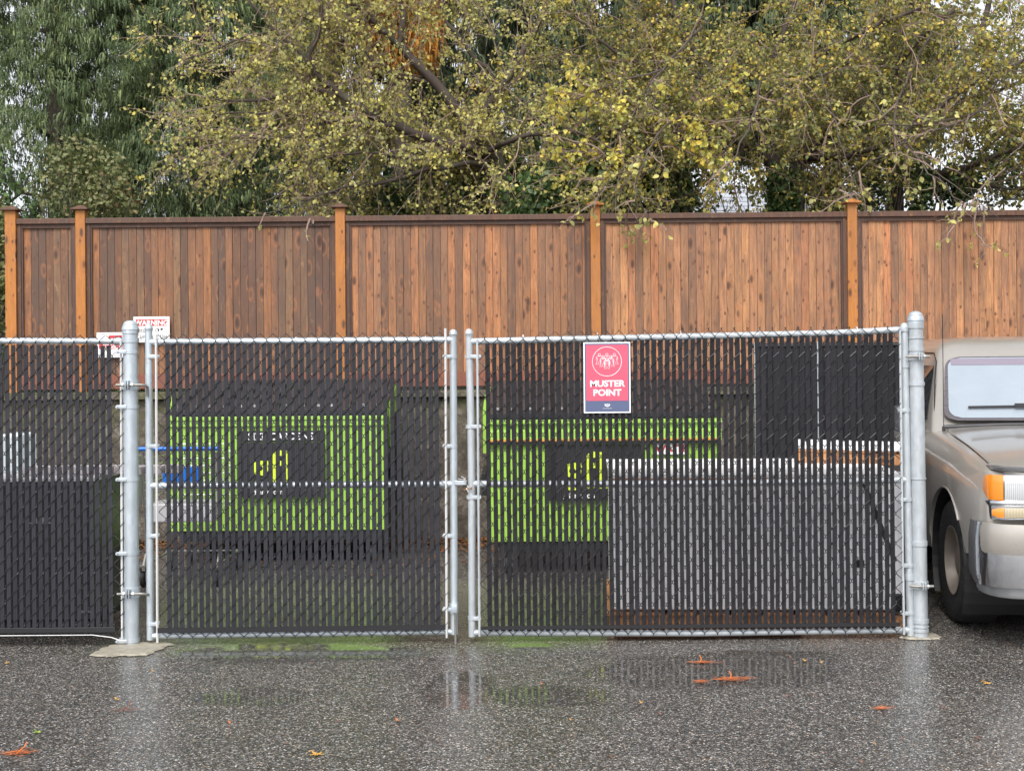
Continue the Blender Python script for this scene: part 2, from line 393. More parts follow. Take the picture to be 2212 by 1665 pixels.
def bulk(name, V, Fc, mat, parent=None):
    n, k, _ = V.shape
    me = bpy.data.meshes.new(name)
    me.vertices.add(n * k); me.vertices.foreach_set('co', V.reshape(-1).astype(np.float32))
    lt = np.array([len(f) for f in Fc]); idx = np.concatenate([np.array(f) for f in Fc])
    allidx = (idx[None, :] + (np.arange(n) * k)[:, None]).reshape(-1)
    lens = np.tile(lt, n); starts = np.concatenate([[0], np.cumsum(lens)[:-1]])
    me.loops.add(len(allidx)); me.loops.foreach_set('vertex_index', allidx.astype(np.int32))
    me.polygons.add(len(lens)); me.polygons.foreach_set('loop_start', starts.astype(np.int32)); me.polygons.foreach_set('loop_total', lens.astype(np.int32))
    me.update(calc_edges=True); me.materials.append(mat)
    return link(name, me, parent)
def m_leaf(name, stops, trans=.3, rough=.5):
    m, t, b = nmat(name)
    r = island(t); big = noise(t, coords(t), 1.1, 3, .6)
    r = math_(t, 'ADD', math_(t, 'MULTIPLY', r, .72), math_(t, 'MULTIPLY', math_(t, 'SUBTRACT', big, .28), .62), clamp=True); c = ramp(t, r, stops)
    n = noise(t, coords(t), 60, 3); c = mixc(t, mrange(t, n, .35, .7, 0, .35), c, mixc(t, .5, c, (.12, .07, .02)))
    L(t, c, b.inputs['Base Color']); b.inputs['Roughness'].default_value = rough; b.inputs['Specular IOR Level'].default_value = .35
    tr = N(t, 'ShaderNodeBsdfTranslucent'); L(t, c, tr.inputs[0]); mx = N(t, 'ShaderNodeMixShader'); mx.inputs[0].default_value = trans
    L(t, b.outputs[0], mx.inputs[1]); L(t, tr.outputs[0], mx.inputs[2]); L(t, mx.outputs[0], t.nodes['Material Output'].inputs[0]); return m
LITTER = m_leaf('litter', [(0, (.20, .07, .03)), (.4, (.12, .05, .025)), (.7, (.25, .12, .04)), (1, (.07, .06, .03))], .1)
n = 5000
P = np.stack([NR.uniform(-6, 6, n), 12.10 - np.abs(NR.exponential(.35, n)), NR.uniform(.004, .04, n)], 1)
tag(leaf_scatter('leaf_litter', P, .06, LITTER, flat=True), 'brown wet leaf litter gathered along the foot of the concrete wall', 'leaf litter', kind='stuff')

# ------------------------------------------------------------------ wooden fence
FY = 12.24; sF = F / FY
def fx(px): return (px - CX) / sF
fence = thing('wooden_fence', 'tall stained cedar board fence with capped posts on the concrete wall', 'fence', (0, FY, 1.43))
posts = [33, 183, 740, 1287, 1838, 2392, 2945]
for i, px in enumerate(posts):
    X = fx(px) + .0; w_ = .046 if i else .052
    MB().bb((X - w_, FY - .10, 1.43), (X + w_, FY - .01, 3.165), .004).build('post', WPOST, fence)
    po = [c for c in fence.children][-1]
    c_ = MB().bb((X - w_ - .035, FY - .135, 3.165), (X + w_ + .035, FY + .025, 3.182), .003)
    a = w_ + .02; zc = 3.182
    c_.add([(X - a, FY - .12, zc), (X + a, FY - .12, zc), (X + a, FY + .01, zc), (X - a, FY + .01, zc), (X - .02, FY - .07, zc + .03), (X + .02, FY - .07, zc + .03), (X + .02, FY - .04, zc + .03), (X - .02, FY - .04, zc + .03)],
           [(0, 1, 5, 4), (1, 2, 6, 5), (2, 3, 7, 6), (3, 0, 4, 7), (4, 5, 6, 7)])
    c_.build('post_cap', WTRIM if i < 3 else WPOST, po)
for i in range(len(posts) - 1):
    x0 = fx(posts[i]) + (.052 if i == 0 else .046) + .002; x1 = fx(posts[i + 1]) - .048
    wmat = WOOD[min(i, 4)]
    # boards
    pb = MB(); x = x0 + .05; xe = x1 - .05
    while x < xe - .01:
        w_ = min(random.choice([.068, .072, .074, .070]), xe - x); dy = random.uniform(-.004, .004)
        pb.bb((x, FY - .045 + dy, 1.60), (x + w_ - .0025, FY - .028 + dy, 3.03), .0015); x += w_
    pb.build('board_panel', wmat, fence)
    tr = MB()   # trim frame: side strips and upper strip
    tr.bb((x0, FY - .072, 1.60), (x0 + .035, FY - .048, 3.034)).bb((x1 - .035, FY - .072, 1.60), (x1, FY - .048, 3.034))
    tr.bb((x0 + .036, FY - .064, 1.60), (x0 + .053, FY - .047, 2.995)).bb((x1 - .053, FY - .064, 1.60), (x1 - .036, FY - .047, 2.995))
    tr.bb((x0 + .036, FY - .066, 2.998), (x1 - .036, FY - .050, 3.034))
    tr.build('trim_frame', WTRIM, fence)
    MB().bb((x0, FY - .092, 3.036), (x1, FY - .005, 3.088), .004).build('top_rail', WTRIM, fence)
    MB().bb((x0, FY - .080, 1.462), (x1, FY - .040, 1.598), .004).build('kickboard', WTRIM2, fence)
    MB().bb((x0, FY - .026, 1.46), (x1, FY - .002, 3.03)).build('back_boards', WTRIM, fence)

# ------------------------------------------------------------------ chain link
GY = 7.75; sG = F / GY
PITCH = .0386; DH = .0895
def picket(mb, xk, phase, zb, zt, y0, r=.0024, wob=0):
    a = PITCH / 2 + .0015; d = .0062; t = .0075
    # periodic points: (x, y, z) for one period starting at left extreme
    per = [(-a, 0, 0), (-a + .004, -d, t), (a - .004, -d, DH / 2 - t), (a, 0, DH / 2), (a - .004, d, DH / 2 + t), (-a + .004, d, DH - t)]
    off = 0 if phase == 0 else DH / 2
    pts = []; k0 = math.floor(zb / DH) - 1
    for k in range(k0, math.ceil(zt / DH) + 2):
        for i, (x, y, z) in enumerate(per):
            Z = k * DH + z + off
            if zb - 1e-6 <= Z <= zt + 1e-6: pts.append((xk + x, y0 + y, Z))
    mb.tube(pts, r, 4, True, False)
def link_panel(parent, pTL, pTR, pBL, pBR, Y, slat_mat, wavy=0.0, first=0.0, slat_lo=.03, skip=()):
    """pTL.. pixel corners of the mesh field (tension bar to tension bar)"""
    TL, TR, BL, BR = [at(p[0], p[1], Y) for p in (pTL, pTR, pBL, pBR)]
    x0, x1 = TL.x, TR.x; n = int(round((x1 - x0) / PITCH)); mesh = MB(); sl = MB()
    rnd = random.Random(int(abs(x0) * 1000))
    for k in range(n):
        xk = x0 + (k + .5) * PITCH; u = (xk - x0) / (x1 - x0)
        zt = TL.z + (TR.z - TL.z) * u; zb = BL.z + (BR.z - BL.z) * u
        picket(mesh, xk, k % 2, zb - .045, zt + .050, Y)
        if k == 0 or k == n - 1 or k in skip: continue
        wd = rnd.uniform(.0245, .0285) if wavy > .5 else rnd.uniform(.0258, .0272)
        zs = zb + slat_lo - rnd.uniform(0, .004); ze = zt - .012 - rnd.uniform(0, .006)
        m = 14 if wavy else 4; vs = []; xo = rnd.uniform(-.0015, .0015) * (2.0 if wavy else 1); tw = rnd.uniform(-.0006, .0006) * 2
        for i in range(m + 1):
            z = zs + (ze - zs) * i / m
            cx = xk + xo + (rnd.uniform(-.0016, .0016) * wavy); ww = wd * (1 + rnd.uniform(-.06, .06) * wavy)
            yy = Y + rnd.uniform(-.0012, .0012) * wavy
            h = ww / 2
            for (px_, py_) in ((-h, 0), (-h * .85, -.0022), (-.002, -.0024), (0, -.0016), (.002, -.0024), (h * .85, -.0022), (h, 0), (h * .85, .0022), (-h * .85, .0022)):
                vs.append((cx + px_, yy + py_ + tw * px_ * 50, z))
        q = 9
        fs = [(i * q + j, i * q + (j + 1) % q, (i + 1) * q + (j + 1) % q, (i + 1) * q + j) for i in range(m) for j in range(q)]
        fs += [tuple(reversed(range(q))), tuple(m * q + j for j in range(q))]
        sl.add(vs, fs)
    mesh.build('wire_mesh', WIRE, parent); sl.build('privacy_slats', slat_mat, parent)
def pipe(parent, a, b, r, name, mat, Y=GY, Y2=None, n=20):
    A = at(a[0], a[1], Y); B = at(b[0], b[1], Y2 or Y)
    return MB().tube([A, B], r, n).build(name, mat, parent)
def dome_cap(parent, px, py, r, mat, Y=GY):
    c = at(px, py, Y)
    k = (r / .0445) ** .8; pr = [(r * 1.02, -.05 * k), (r * 1.10, -.048 * k), (r * 1.10, -.028 * k), (r * 1.16, -.026 * k), (r * 1.16, -.020 * k), (r * 1.08, -.008 * k), (r * .95, .010 * k), (r * .72, .023 * k), (r * .4, .030 * k), (.0005, .032 * k)]
    return MB().lathe(pr, (c.x, c.y, c.z - .032 * k), 24).build('post_cap', mat, parent)
def band(parent, xp, y, xb, r, mat=GALV, Y=GY, name='tension_band', yo=.0):
    """strap round a pipe at px xp reaching across to the tension bar at xb"""
    c = at(xp, y, Y); e = at(xb, y, Y); mb = MB(); n = 20; h = .011; R1 = r + .0035
    mb.lathe([(r + .0005, -h), (R1, -h), (R1, h), (r + .0005, h)], (c.x, c.y, c.z), 24)
    sgn = 1 if e.x > c.x else -1
    mb.bb((c.x + sgn * r * .3, c.y - R1 - .001, c.z - h), (e.x + sgn * .016, c.y - R1 + .002, c.z + h), .001)
    mb.bb((c.x + sgn * r, c.y + .010, c.z - h), (e.x + sgn * .016, c.y + .0135, c.z + h), .001)
    mb.lathe([(.0005, -.004), (.007, -.004), (.008, 0), (.0005, .0001)], (e.x + sgn * .012, c.y - R1 - .004, c.z), 10, 'Y')
    return mb.build(name, mat, parent)
def ring(parent, xp, y, r, mat, h=.012, Y=GY, name='band'):
    c = at(xp, y, Y)
    return MB().lathe([(r + .0003, -h), (r + .0045, -h), (r + .0045, h), (r + .0003, h)], (c.x, c.y, c.z), 24).build(name, mat, parent)
RP = .0445; RS = .0222; RR = .0205
# left fixed section
lf = thing('chain_link_fence', 'fixed chain link fence with grey privacy slats at the far left', 'fence', at(60, 1395, GY))
pipe(lf, (-420, 735), (250, 737), .0185, 'top_rail', GALV)
link_panel(lf, (-407, 739), (266, 741), (-407, 1366), (266, 1368), GY - .022, SLAT, 0, slat_lo=.0, skip=(47,48))
a_ = at(-420, 1365, GY - .03); b_ = at(215, 1365, GY - .03)
MB().bb((a_.x, a_.y - .008, a_.z - .016), (at(253, 1365, GY).x, a_.y + .02, a_.z + .016), .002).build('bottom_channel', CHAN, lf)
MB().tube([at(-420, 1376, GY - .045), at(60, 1372, GY - .045), at(200, 1371, GY - .045), at(240, 1376, GY - .045), at(262, 1383, GY - .048), at(272, 1384, GY - .05)], .003, 6).build('bottom_wire', WHITEM, lf)
pb_ = MB(); c0, c1 = at(261, 733, GY - .02), at(264, 1386, GY - .02)
pb_.tube([c0, c1], .0075, 6).build('tension_bar', WHITEM, lf)
MB().lathe([(.0005, .018), (.016, .014), (.024, 0), (.024, -.04), (.0005, -.042)], at(262, 737, GY), 16, 'X').build('rail_end', GALV, lf)

def hinge(parent, xp, xs, y, flip=1, low=False):
    """post hinge: clamp on the post with J-bolt reaching to the gate stile"""
    c = at(xp, y, GY); s_ = at(xs, y, GY); mb = MB()
    mb.lathe([(RP + .0005, -.030), (RP + .006, -.030), (RP + .006, .030), (RP + .0005, .030)], c, 24)
    for dx in (-.011, .004):
        mb.box((c.x + dx + .004, c.y - RP - .022, c.z), (.005, .05, .055), None, .002)
    for dx in (-.034, .024):
        mb.lathe([(.0005, 0), (.014, 0), (.014, .012), (.0005, .012)], (c.x + dx, c.y - RP - .024, c.z), 6, 'X')
    mb.build('hinge_clamp', GALV, parent)
    yb = c.y - RP - .024
    MB().tube([(c.x - flip * .068, yb, c.z), (c.x, yb, c.z), (s_.x - flip * .03, yb, c.z), (s_.x - flip * .008, yb + .006, c.z - .003), (s_.x, yb + .03, c.z - .012), (s_.x, yb + .034, c.z - .06 * (0 if low else 1) - .012)], .0085, 8).build('hinge_bolt', GALV_DK, parent)
# left gate post
lp = thing('gate_post', 'thick galvanised steel gate post with domed cap left of the gates', 'post', at(285, 1400, GY))
pipe(lp, (281.5, 700), (285, 1412), RP, 'post_pipe', GALV)
dome_cap(lp, 281.5, 692, RP, GALV)
for y in (760, 878, 1034, 1193, 1381): band(lp, 282 + (y - 700) * .0045, y, 262, RP, GALV)
ring(lp, 282, 735, RP, GALV, .013); 
hinge(lp, 282.5, 322, 831, 1); hinge(lp, 284.5, 324, 1278, 1, True)
# right gate post
rp = thing('gate_post', 'thick galvanised steel gate post with many bands beside the pickup truck', 'post', at(1988, 1375, GY))
pipe(rp, (1977, 680), (1989, 1380), RP, 'post_pipe', GALV_OLD)
dome_cap(rp, 1977, 672, RP, GALV)
for y, h in ((705, .012), (730, .004), (754, .012), (829, .011), (1033, .003), (1173, .014), (1340, .012), (1352, .004), (1360, .008)): ring(rp, 1977 + (y - 680) * .0171, y, RP, GALV_OLD, h)
for y in (770, 1262):
    xp = 1977 + (y - 680) * .0171; c = at(xp, y, GY); mb = MB()
    mb.lathe([(RP + .0005, -.022), (RP + .006, -.022), (RP + .006, .022), (RP + .0005, .022)], c, 24)
    for dx in (-.004, .010): mb.box((c.x + dx, c.y - RP - .018, c.z), (.006, .045, .045), None, .002)
    mb.lathe([(.0005, 0), (.013, 0), (.013, .011), (.0005, .011)], (c.x + .022, c.y - RP - .022, c.z), 6, 'X'); mb.build('hinge_clamp', GALV_OLD, rp)
    MB().tube([(c.x + .062, c.y - RP - .022, c.z), (c.x - .045, c.y - RP - .022, c.z), (c.x - .075, c.y - RP + .0, c.z)], .0085, 8).build('hinge_bolt', GALV_DK, rp)

# left gate
lg = thing('chain_link_gate', 'left gate leaf of chain link with smooth grey slats', 'gate', at(650, 1385, GY), 'chain link gate leaves')
pipe(lg, (321, 712), (325, 1381), RS, 'stile', GALV); pipe(lg, (979, 722), (981, 1369), RS, 'stile', GALV)
dome_cap(lg, 321, 699, RS, GALV); dome_cap(lg, 979, 711, RS, GALV)
pipe(lg, (321, 739), (979, 734), RR, 'top_rail', GALV); pipe(lg, (323, 1049), (980, 1045), RR, 'middle_rail', GALV); pipe(lg, (325, 1373), (981, 1364), .0175, 'bottom_rail', GALV)
link_panel(lg, (341, 738), (964, 733), (341, 1369), (964, 1362), GY - .030, SLAT, .12, slat_lo=.005)
for (x_, ya, yb) in ((338, 722, 1388), (963, 709, 1377)):
    MB().tube([at(x_ - 1, ya, GY - .03), at(x_ + 2, yb, GY - .03)], .0078, 6).build('tension_bar', WHITEM, lg)
for y in (770, 963, 1156, 1346): band(lg, 322 + (y - 712) * .006, y, 338, RS)
for y in (770, 963, 1156, 1314): band(lg, 979, y, 963, RS)
A = at(341, 1361, GY - .036); B = at(962, 1354, GY - .036)
MB().poly([A + Vector((0, 0, -.016)), B + Vector((0, 0, -.016)), B + Vector((0, 0, .016)), A + Vector((0, 0, .016))], .008, (0, -1, 0)).build('bottom_channel', CHAN, lg)
# fork latch plate and drop rod
c = at(990, 1042, GY)
MB().bb((c.x - .022, c.y - .028, c.z - .012), (c.x + .050, c.y - .020, c.z + .014), .002).build('latch_plate', GALV, lg)
MB().tube([at(983, 1310, GY - .03), at(984, 1392, GY - .03)], .007, 8).build('drop_rod', GALV_DK, lg)
d = at(980, 1312, GY)
MB().lathe([(RS + .001, -.03), (RS + .006, -.03), (RS + .006, .03), (RS + .001, .03)], d, 20).bb((d.x - .01, d.y - .045, d.z - .025), (d.x + .022, d.y - .022, d.z + .025), .003).build('drop_rod_bracket', GALV, lg)
for x_, y_ in ((348, 738), (500, 737), (640, 736), (790, 735), (920, 734)):
    c = at(x_, y_, GY); MB().lathe([(RR + .001, -.002), (RR + .004, -.002), (RR + .004, .002), (RR + .001, .002)], c, 14, 'X').build('tie_wire', WHITEM, lg)

# right gate
rg = thing('chain_link_gate', 'right gate leaf of chain link with rough weathered black slats', 'gate', at(1480, 1385, GY), 'chain link gate leaves')
def bent_pipe(pts, r, name, mat): return MB().tube([at(x, y, GY) for x, y in pts], r, 18).build(name, mat, rg)
bent_pipe([(1013, 722), (1017, 900), (1019, 1050), (1020, 1374)], RS, 'stile', GALV_OLD)
bent_pipe([(1953, 709), (1960, 1060), (1967, 1372)], RS, 'stile', GALV_OLD)
dome_cap(rg, 1013, 710, RS, GALV_OLD); dome_cap(rg, 1953, 697, RS, GALV_OLD)
bent_pipe([(1013, 738), (1500, 727), (1800, 720), (1955, 712)], RR, 'top_rail', GALV_OLD)
bent_pipe([(1019, 1045), (1500, 1044), (1962, 1036)], RR, 'middle_rail', GALV_OLD)
bent_pipe([(1020, 1366), (1500, 1367), (1967, 1360)], .0195, 'bottom_rail', GALV_OLD)
link_panel(rg, (1033, 738), (1948, 714), (1036, 1366), (1952, 1360), GY - .030, SLAT2, 1.0, slat_lo=.012)
MB().tube([at(1031, 733, GY - .03), at(1036, 1374, GY - .03)], .0078, 6).build('tension_bar', GALV_OLD, rg)
MB().tube([at(1944, 706, GY - .03), at(1950, 1200, GY - .03), at(1953, 1370, GY - .032)], .0078, 6).build('tension_bar', GALV_OLD, rg)
for y in (770, 921, 1073, 1334): band(rg, 1013 + (y - 722) * .011, y, 1033, RS, GALV_OLD)
for y in (712, 886, 1078, 1220, 1323): band(rg, 1953 + (y - 709) * .021, y, 1944 + (y - 709) * .012, RS, GALV_OLD)
for y in (788, 1246): ring(rg, 1953 + (y - 709) * .021, y, RS, GALV_OLD, .018, name='hinge_sleeve')
A = at(1040, 1356, GY - .036); B = at(1944, 1348, GY - .036)
MB().poly([A + Vector((0, 0, -.010)), B + Vector((0, 0, -.010)), B + Vector((0, 0, .012)), A + Vector((0, 0, .012))], .008, (0, -1, 0)).build('bottom_channel', CHAN, rg)
for x_ in (1130, 1290, 1470, 1640, 1850):
    c = at(x_, 734 - (x_ - 1033) * .024, GY); MB().lathe([(RR + .001, -.003), (RR + .0045, -.003), (RR + .0045, .003), (RR + .001, .003)], c, 14, 'X').build('tie_wire', WHITEM, rg)
# bits of loose tie wire and rusty nail at the latch
rn = random.Random(3)
tw = MB()
for k in range(4):
    p = at(1003 + k * 2, 1036 + k * 4, GY - .03); pts = [p]
    for j in range(4): p = p + Vector((rn.uniform(-.018, .012), rn.uniform(-.008, .004), rn.uniform(-.002, .012) if k < 3 else -.01)); pts.append(p)
    tw.tube(pts, .0022, 5)
tag(tw.build('loose_tie_wire', WHITEM), 'frayed pale tie wire twisted round the latch between the two gate leaves', 'wire')
RUST = simple('rusty_iron', (.30, .12, .035), .7)
tag(MB().tube([at(1001, 1058, GY - .028), at(1016, 1055, GY - .034), at(1020, 1053, GY - .04)], .003, 6).lathe([(.0005, -.006), (.007, -.004), (.007, .004), (.0005, .006)], at(1018, 1054, GY - .04), 10, 'X').build('latch_pin', RUST), 'small rusty pin hanging below the gate latch', 'pin')

# ------------------------------------------------------------------ muster sign
def flat_mat(name, col, rough=.45):
    return simple(name, col, rough, 0, .04, 9)
S_W = flat_mat('sign_white', (.78, .79, .80)); S_R = flat_mat('sign_red', (.80, .10, .165)); S_N = flat_mat('sign_navy', (.095, .12, .22)); S_K = flat_mat('sign_black', (.02, .02, .02)); S_RW = flat_mat('warning_red', (.55, .03, .035))
ms = thing('muster_sign', 'red white and navy assembly sign fixed to the right gate', 'sign', at(1311, 893, GY - .05))
TL = at(1260.5, 739, GY - .05); BR = at(1362, 892, GY - .05); yS = GY - .05
cx = (TL.x + BR.x) / 2; top = (at(1311, 739, yS)).z; bot = at(1311, 892, yS).z; hw = (at(1362, 815, yS).x - at(1260.5, 815, yS).x) / 2
TLT = Matrix.Translation((cx, 0, 0)) @ Matrix.Rotation(R(-.4), 4, 'Y') @ Matrix.Translation((-cx, 0, 0))
def sbox(x0, z0, x1, z1, y, th, name, mat, parent, bev=0.0): return MB().bb((x0, y - th, z0), (x1, y, z1), bev).build(name, mat, parent)
sbox(cx - hw, bot, cx + hw, top, yS, .003, 'backing', S_W, ms, .0008)
sbox(cx - hw + .0085, bot + .0085, cx + hw - .0085, top - .0085, yS - .0032, .0006, 'navy_field', S_N, ms)
def rrect(x0, z0, x1, z1, r, y, name, mat, parent):
    pts = []
    for (cx_, cz_, a0) in ((x1 - r, z1 - r, 0), (x0 + r, z1 - r, 90), (x0 + r, z0 + r, 180), (x1 - r, z0 + r, 270)):
        for k in range(6): A = R(a0 + k * 18); pts.append((cx_ + r * math.cos(A), y, cz_ + r * math.sin(A)))
    return MB().poly(pts, .0006, (0, -1, 0)).build(name, mat, parent)
hh = top - bot
sbox(cx - hw + .0165, bot + hh * .175, cx + hw - .0165, top - .017, yS - .0040, .0006, 'red_panel', S_R, ms)
zc = top - hh * .274; rC = hw * .62
def strokes(paths, r, name, mat, parent, y, closed=False):
    mb = MB()
    for p in paths: mb.tube([(x, y, z) for x, z in p], r, 6)
    return mb.build(name, mat, parent)
circ = [(cx + rC * math.cos(R(a)), zc + rC * math.sin(R(a))) for a in range(0, 361, 10)]
strokes([circ], .0019, 'ring_emblem', S_W, ms, yS - .0046)
def person_strokes(x, z, s, lean):
    P = [[(x + .0078 * s * math.cos(R(a)), z + .0078 * s * math.sin(R(a))) for a in range(0, 361, 45)]]
    # shoulders, arms, legs outline
    P.append([(x - .020 * s + lean * 0, z - .032 * s), (x - .018 * s, z - .013 * s), (x - .010 * s, z - .010 * s), (x + .010 * s, z - .010 * s), (x + .018 * s, z - .013 * s), (x + .020 * s + lean * 0, z - .032 * s)])
    P.append([(x - .011 * s, z - .020 * s), (x - .011 * s + lean * .5, z - .040 * s), (x - .014 * s + lean, z - .062 * s), (x - .004 * s + lean, z - .062 * s), (x + lean * .6, z - .042 * s), (x + .006 * s + lean, z - .062 * s), (x + .015 * s + lean, z - .062 * s), (x + .011 * s + lean * .5, z - .040 * s), (x + .011 * s, z - .020 * s)])
    return P
pp = []
u = hw / .143
for (dx, dz, lean) in ((-.048, .040, -.008), (0, .040, 0), (.048, .040, .008), (-.025, .027, -.006), (.025, .027, .006), (0, .014, 0)):
    pp += person_strokes(cx + dx * .95 * u, zc + dz * 1.0 * u + .002, .98 * u, lean)
strokes(pp, .0014, 'people_emblem', S_W, ms, yS - .0050)
def txt(s, size, x, z, y, mat, name, parent, bold=0, sx=1.0, ext=.0005, align='CENTER', tilt=0):
    return text_mesh(s, size, Matrix.Translation((x, y, z)) @ Matrix.Rotation(tilt, 4, 'Y') @ FRONT, mat, name, parent, ext, bold, align, sx)
txt('MUSTER', .052, cx, top - hh * .625, yS - .0052, S_W, 'lettering', ms, .0018, 1.10)
txt('POINT', .052, cx, top - hh * .752, yS - .0052, S_W, 'lettering', ms, .0018, 1.10)
lz = bot + hh * .11
MB().poly([(cx - .016, yS - .0045, lz + .008), (cx - .016, yS - .0045, lz - .003), (cx - .008, yS - .0045, lz - .006), (cx, yS - .0045, lz - .010), (cx + .008, yS - .0045, lz - .006), (cx + .016, yS - .0045, lz - .003), (cx + .016, yS - .0045, lz + .008), (cx + .006, yS - .0045, lz + .007), (cx, yS - .0045, lz + .009), (cx - .006, yS - .0045, lz + .007)], .0006, (0, -1, 0)).build('badge', S_W, ms)
sbox(cx - .011, lz - .0005, cx + .011, lz + .003, yS - .0055, .0004, 'badge_bar', S_N, ms)
sbox(cx - .028, lz - .0195, cx + .028, lz - .0178, yS - .0045, .0004, 'small_print_line', S_W, ms)

# warning signs on the wooden fence
def fsign(x0, y0, x1, y1):
    Y = FY - .085; a = at((x0 + x1) / 2, y0, Y); b = at((x0 + x1) / 2, y1, Y); l = at(x0, (y0 + y1) / 2, Y); r = at(x1, (y0 + y1) / 2, Y)
    return l.x, r.x, b.z, a.z, Y
x0, x1, z0, z1, Y = fsign(288.5, 684, 366.5, 739.5)
s1 = thing('warning_sign', 'white and red WARNING security cameras sign on the wooden fence', 'sign', ((x0 + x1) / 2, Y, z0))
S_WH = flat_mat('sign_bright_white', (.82, .82, .82))
sbox(x0, z0, x1, z1, Y, .003, 'backing', S_WH, s1, .0008)
w_ = x1 - x0; h_ = z1 - z0
bd = MB()
for (a, b, c, d) in ((x0 + .012, z0 + .012, x1 - .012, z0 + .0145), (x0 + .012, z1 - .0145, x1 - .012, z1 - .012), (x0 + .012, z0 + .015, x0 + .0145, z1 - .015), (x1 - .0145, z0 + .015, x1 - .012, z1 - .015)): bd.bb((a, Y - .0038, b), (c, Y - .0031, d))
bd.build('border_line', S_K, s1)
sbox(x0 + .022, z1 - h_ * .36, x1 - .022, z1 - h_ * .105, Y - .0031, .0008, 'red_banner', S_RW, s1)
txt('WARNING', .066, (x0 + x1) / 2, z1 - h_ * .33, Y - .0042, S_WH, 'lettering', s1, .0022, .98)
txt('Security', .062, x0 + .026, z1 - h_ * .60, Y - .0034, S_K, 'lettering', s1, .0005, .74, align='LEFT')
txt('Cameras In Use', .062, x0 + .026, z1 - h_ * .86, Y - .0034, S_K, 'lettering', s1, .0005, .74, align='LEFT')
cm = MB(); ccx, ccz = x0 + w_ * .68, z1 - h_ * .53
cm.lathe([(.012, 0), (.016, 0), (.016, .001), (.012, .001)], (ccx - .012, Y - .0042, ccz), 20, 'Y')
cm.poly([(ccx - .006, Y - .0033, ccz + .016), (ccx + .008, Y - .0033, ccz + .014), (ccx + .014, Y - .0033, ccz - .002), (ccx + .004, Y - .0033, ccz - .014)], .0008, (0, -1, 0))
cm.poly([(ccx + .022, Y - .0033, ccz + .020), (ccx + .048, Y - .0033, ccz + .018), (ccx + .045, Y - .0033, ccz + .004), (ccx + .026, Y - .0033, ccz - .004)], .0008, (0, -1, 0))
cm.build('camera_symbol', S_K, s1)
x0, x1, z0, z1, Y = fsign(209, 718, 292, 772)
s2 = thing('warning_sign', 'second red and white sign half hidden behind the slats beside the left post', 'sign', ((x0 + x1) / 2, Y, z0))
sbox(x0, z0, x1, z1, Y, .003, 'backing', S_WH, s2, .0008)
h_ = z1 - z0; bd = MB()
for zz in (z1 - .016, z0 + .014): bd.bb((x0 + .012, Y - .0038, zz), (x1 - .012, Y - .0031, zz + .003))
bd.build('border_line', S_K, s2)
sbox(x0 + .115, z1 - h_ * .32, x1 - .02, z1 - h_ * .12, Y - .0031, .0008, 'red_banner', S_RW, s2)
sbox(x0 + .022, z1 - h_ * .66, x1 - .022, z1 - h_ * .38, Y - .0031, .0008, 'red_banner', S_RW, s2)
txt('THIS', .04, x1 - .085, z1 - h_ * .29, Y - .0042, S_WH, 'lettering', s2, .0012)
txt('AREA IS UNDER', .034, (x0 + x1) / 2, z1 - h_ * .51, Y - .0042, S_WH, 'lettering', s2, .001)
txt('SURVEILLANCE', .034, (x0 + x1) / 2, z1 - h_ * .64, Y - .0042, S_WH, 'lettering', s2, .001)

# ------------------------------------------------------------------ green bins
def m_paint(name, col, wear=.3, rough=.35):
    m, t, b = nmat(name); v = coords(t); n = noise(t, v, 5, 6, .7)
    c = mixc(t, noise(t, v, 2, 3), tuple(x * .82 for x in col), tuple(min(1, x * 1.12) for x in col))
    c = mixc(t, mrange(t, n, .66, .70, 0, wear), c, (.10, .06, .03))
    st = noise(t, coords(t, (6, 6, .5)), 3, 3); c = mixc(t, mrange(t, st, .5, .8, 0, .3), c, tuple(x * .55 for x in col))
    L(t, c, b.inputs['Base Color']); b.inputs['Roughness'].default_value = rough; return m
GREEN = m_paint('lime_green_steel', (.34, .60, .085)); BLACKP = simple('black_plastic', (.03, .03, .034), .35, 0, .3, 5); BLK = simple('black_steel', (.014, .014, .016), .5)
LOGO = flat_mat('logo_lime', (.62, .78, .05)); RUB = simple('black_rubber', (.018, .018, .019), .7, 0, .3, 20, .3)
ORNG = flat_mat('orange_reflector', (.7, .3, .05))
def caster(parent, x, y, r=.09, w=.045):
    mb = MB().lathe([(.03, -w / 2), (r * .9, -w / 2), (r, -w * .3), (r, w * .3), (r * .9, w / 2), (.03, w / 2)], (x, y, r), 18, 'X'); wh = mb.build('caster', RUB, parent)
    MB().bb((x - w * .8, y - .02, r - .02), (x - w * .6, y + .02, r * 2 + .03)).bb((x + w * .6, y - .02, r - .02), (x + w * .8, y + .02, r * 2 + .03)).bb((x - w * .9, y - .05, r * 2 + .031), (x + w * .9, y + .05, r * 2 + .045)).build('caster_fork', GALV_DK, wh)
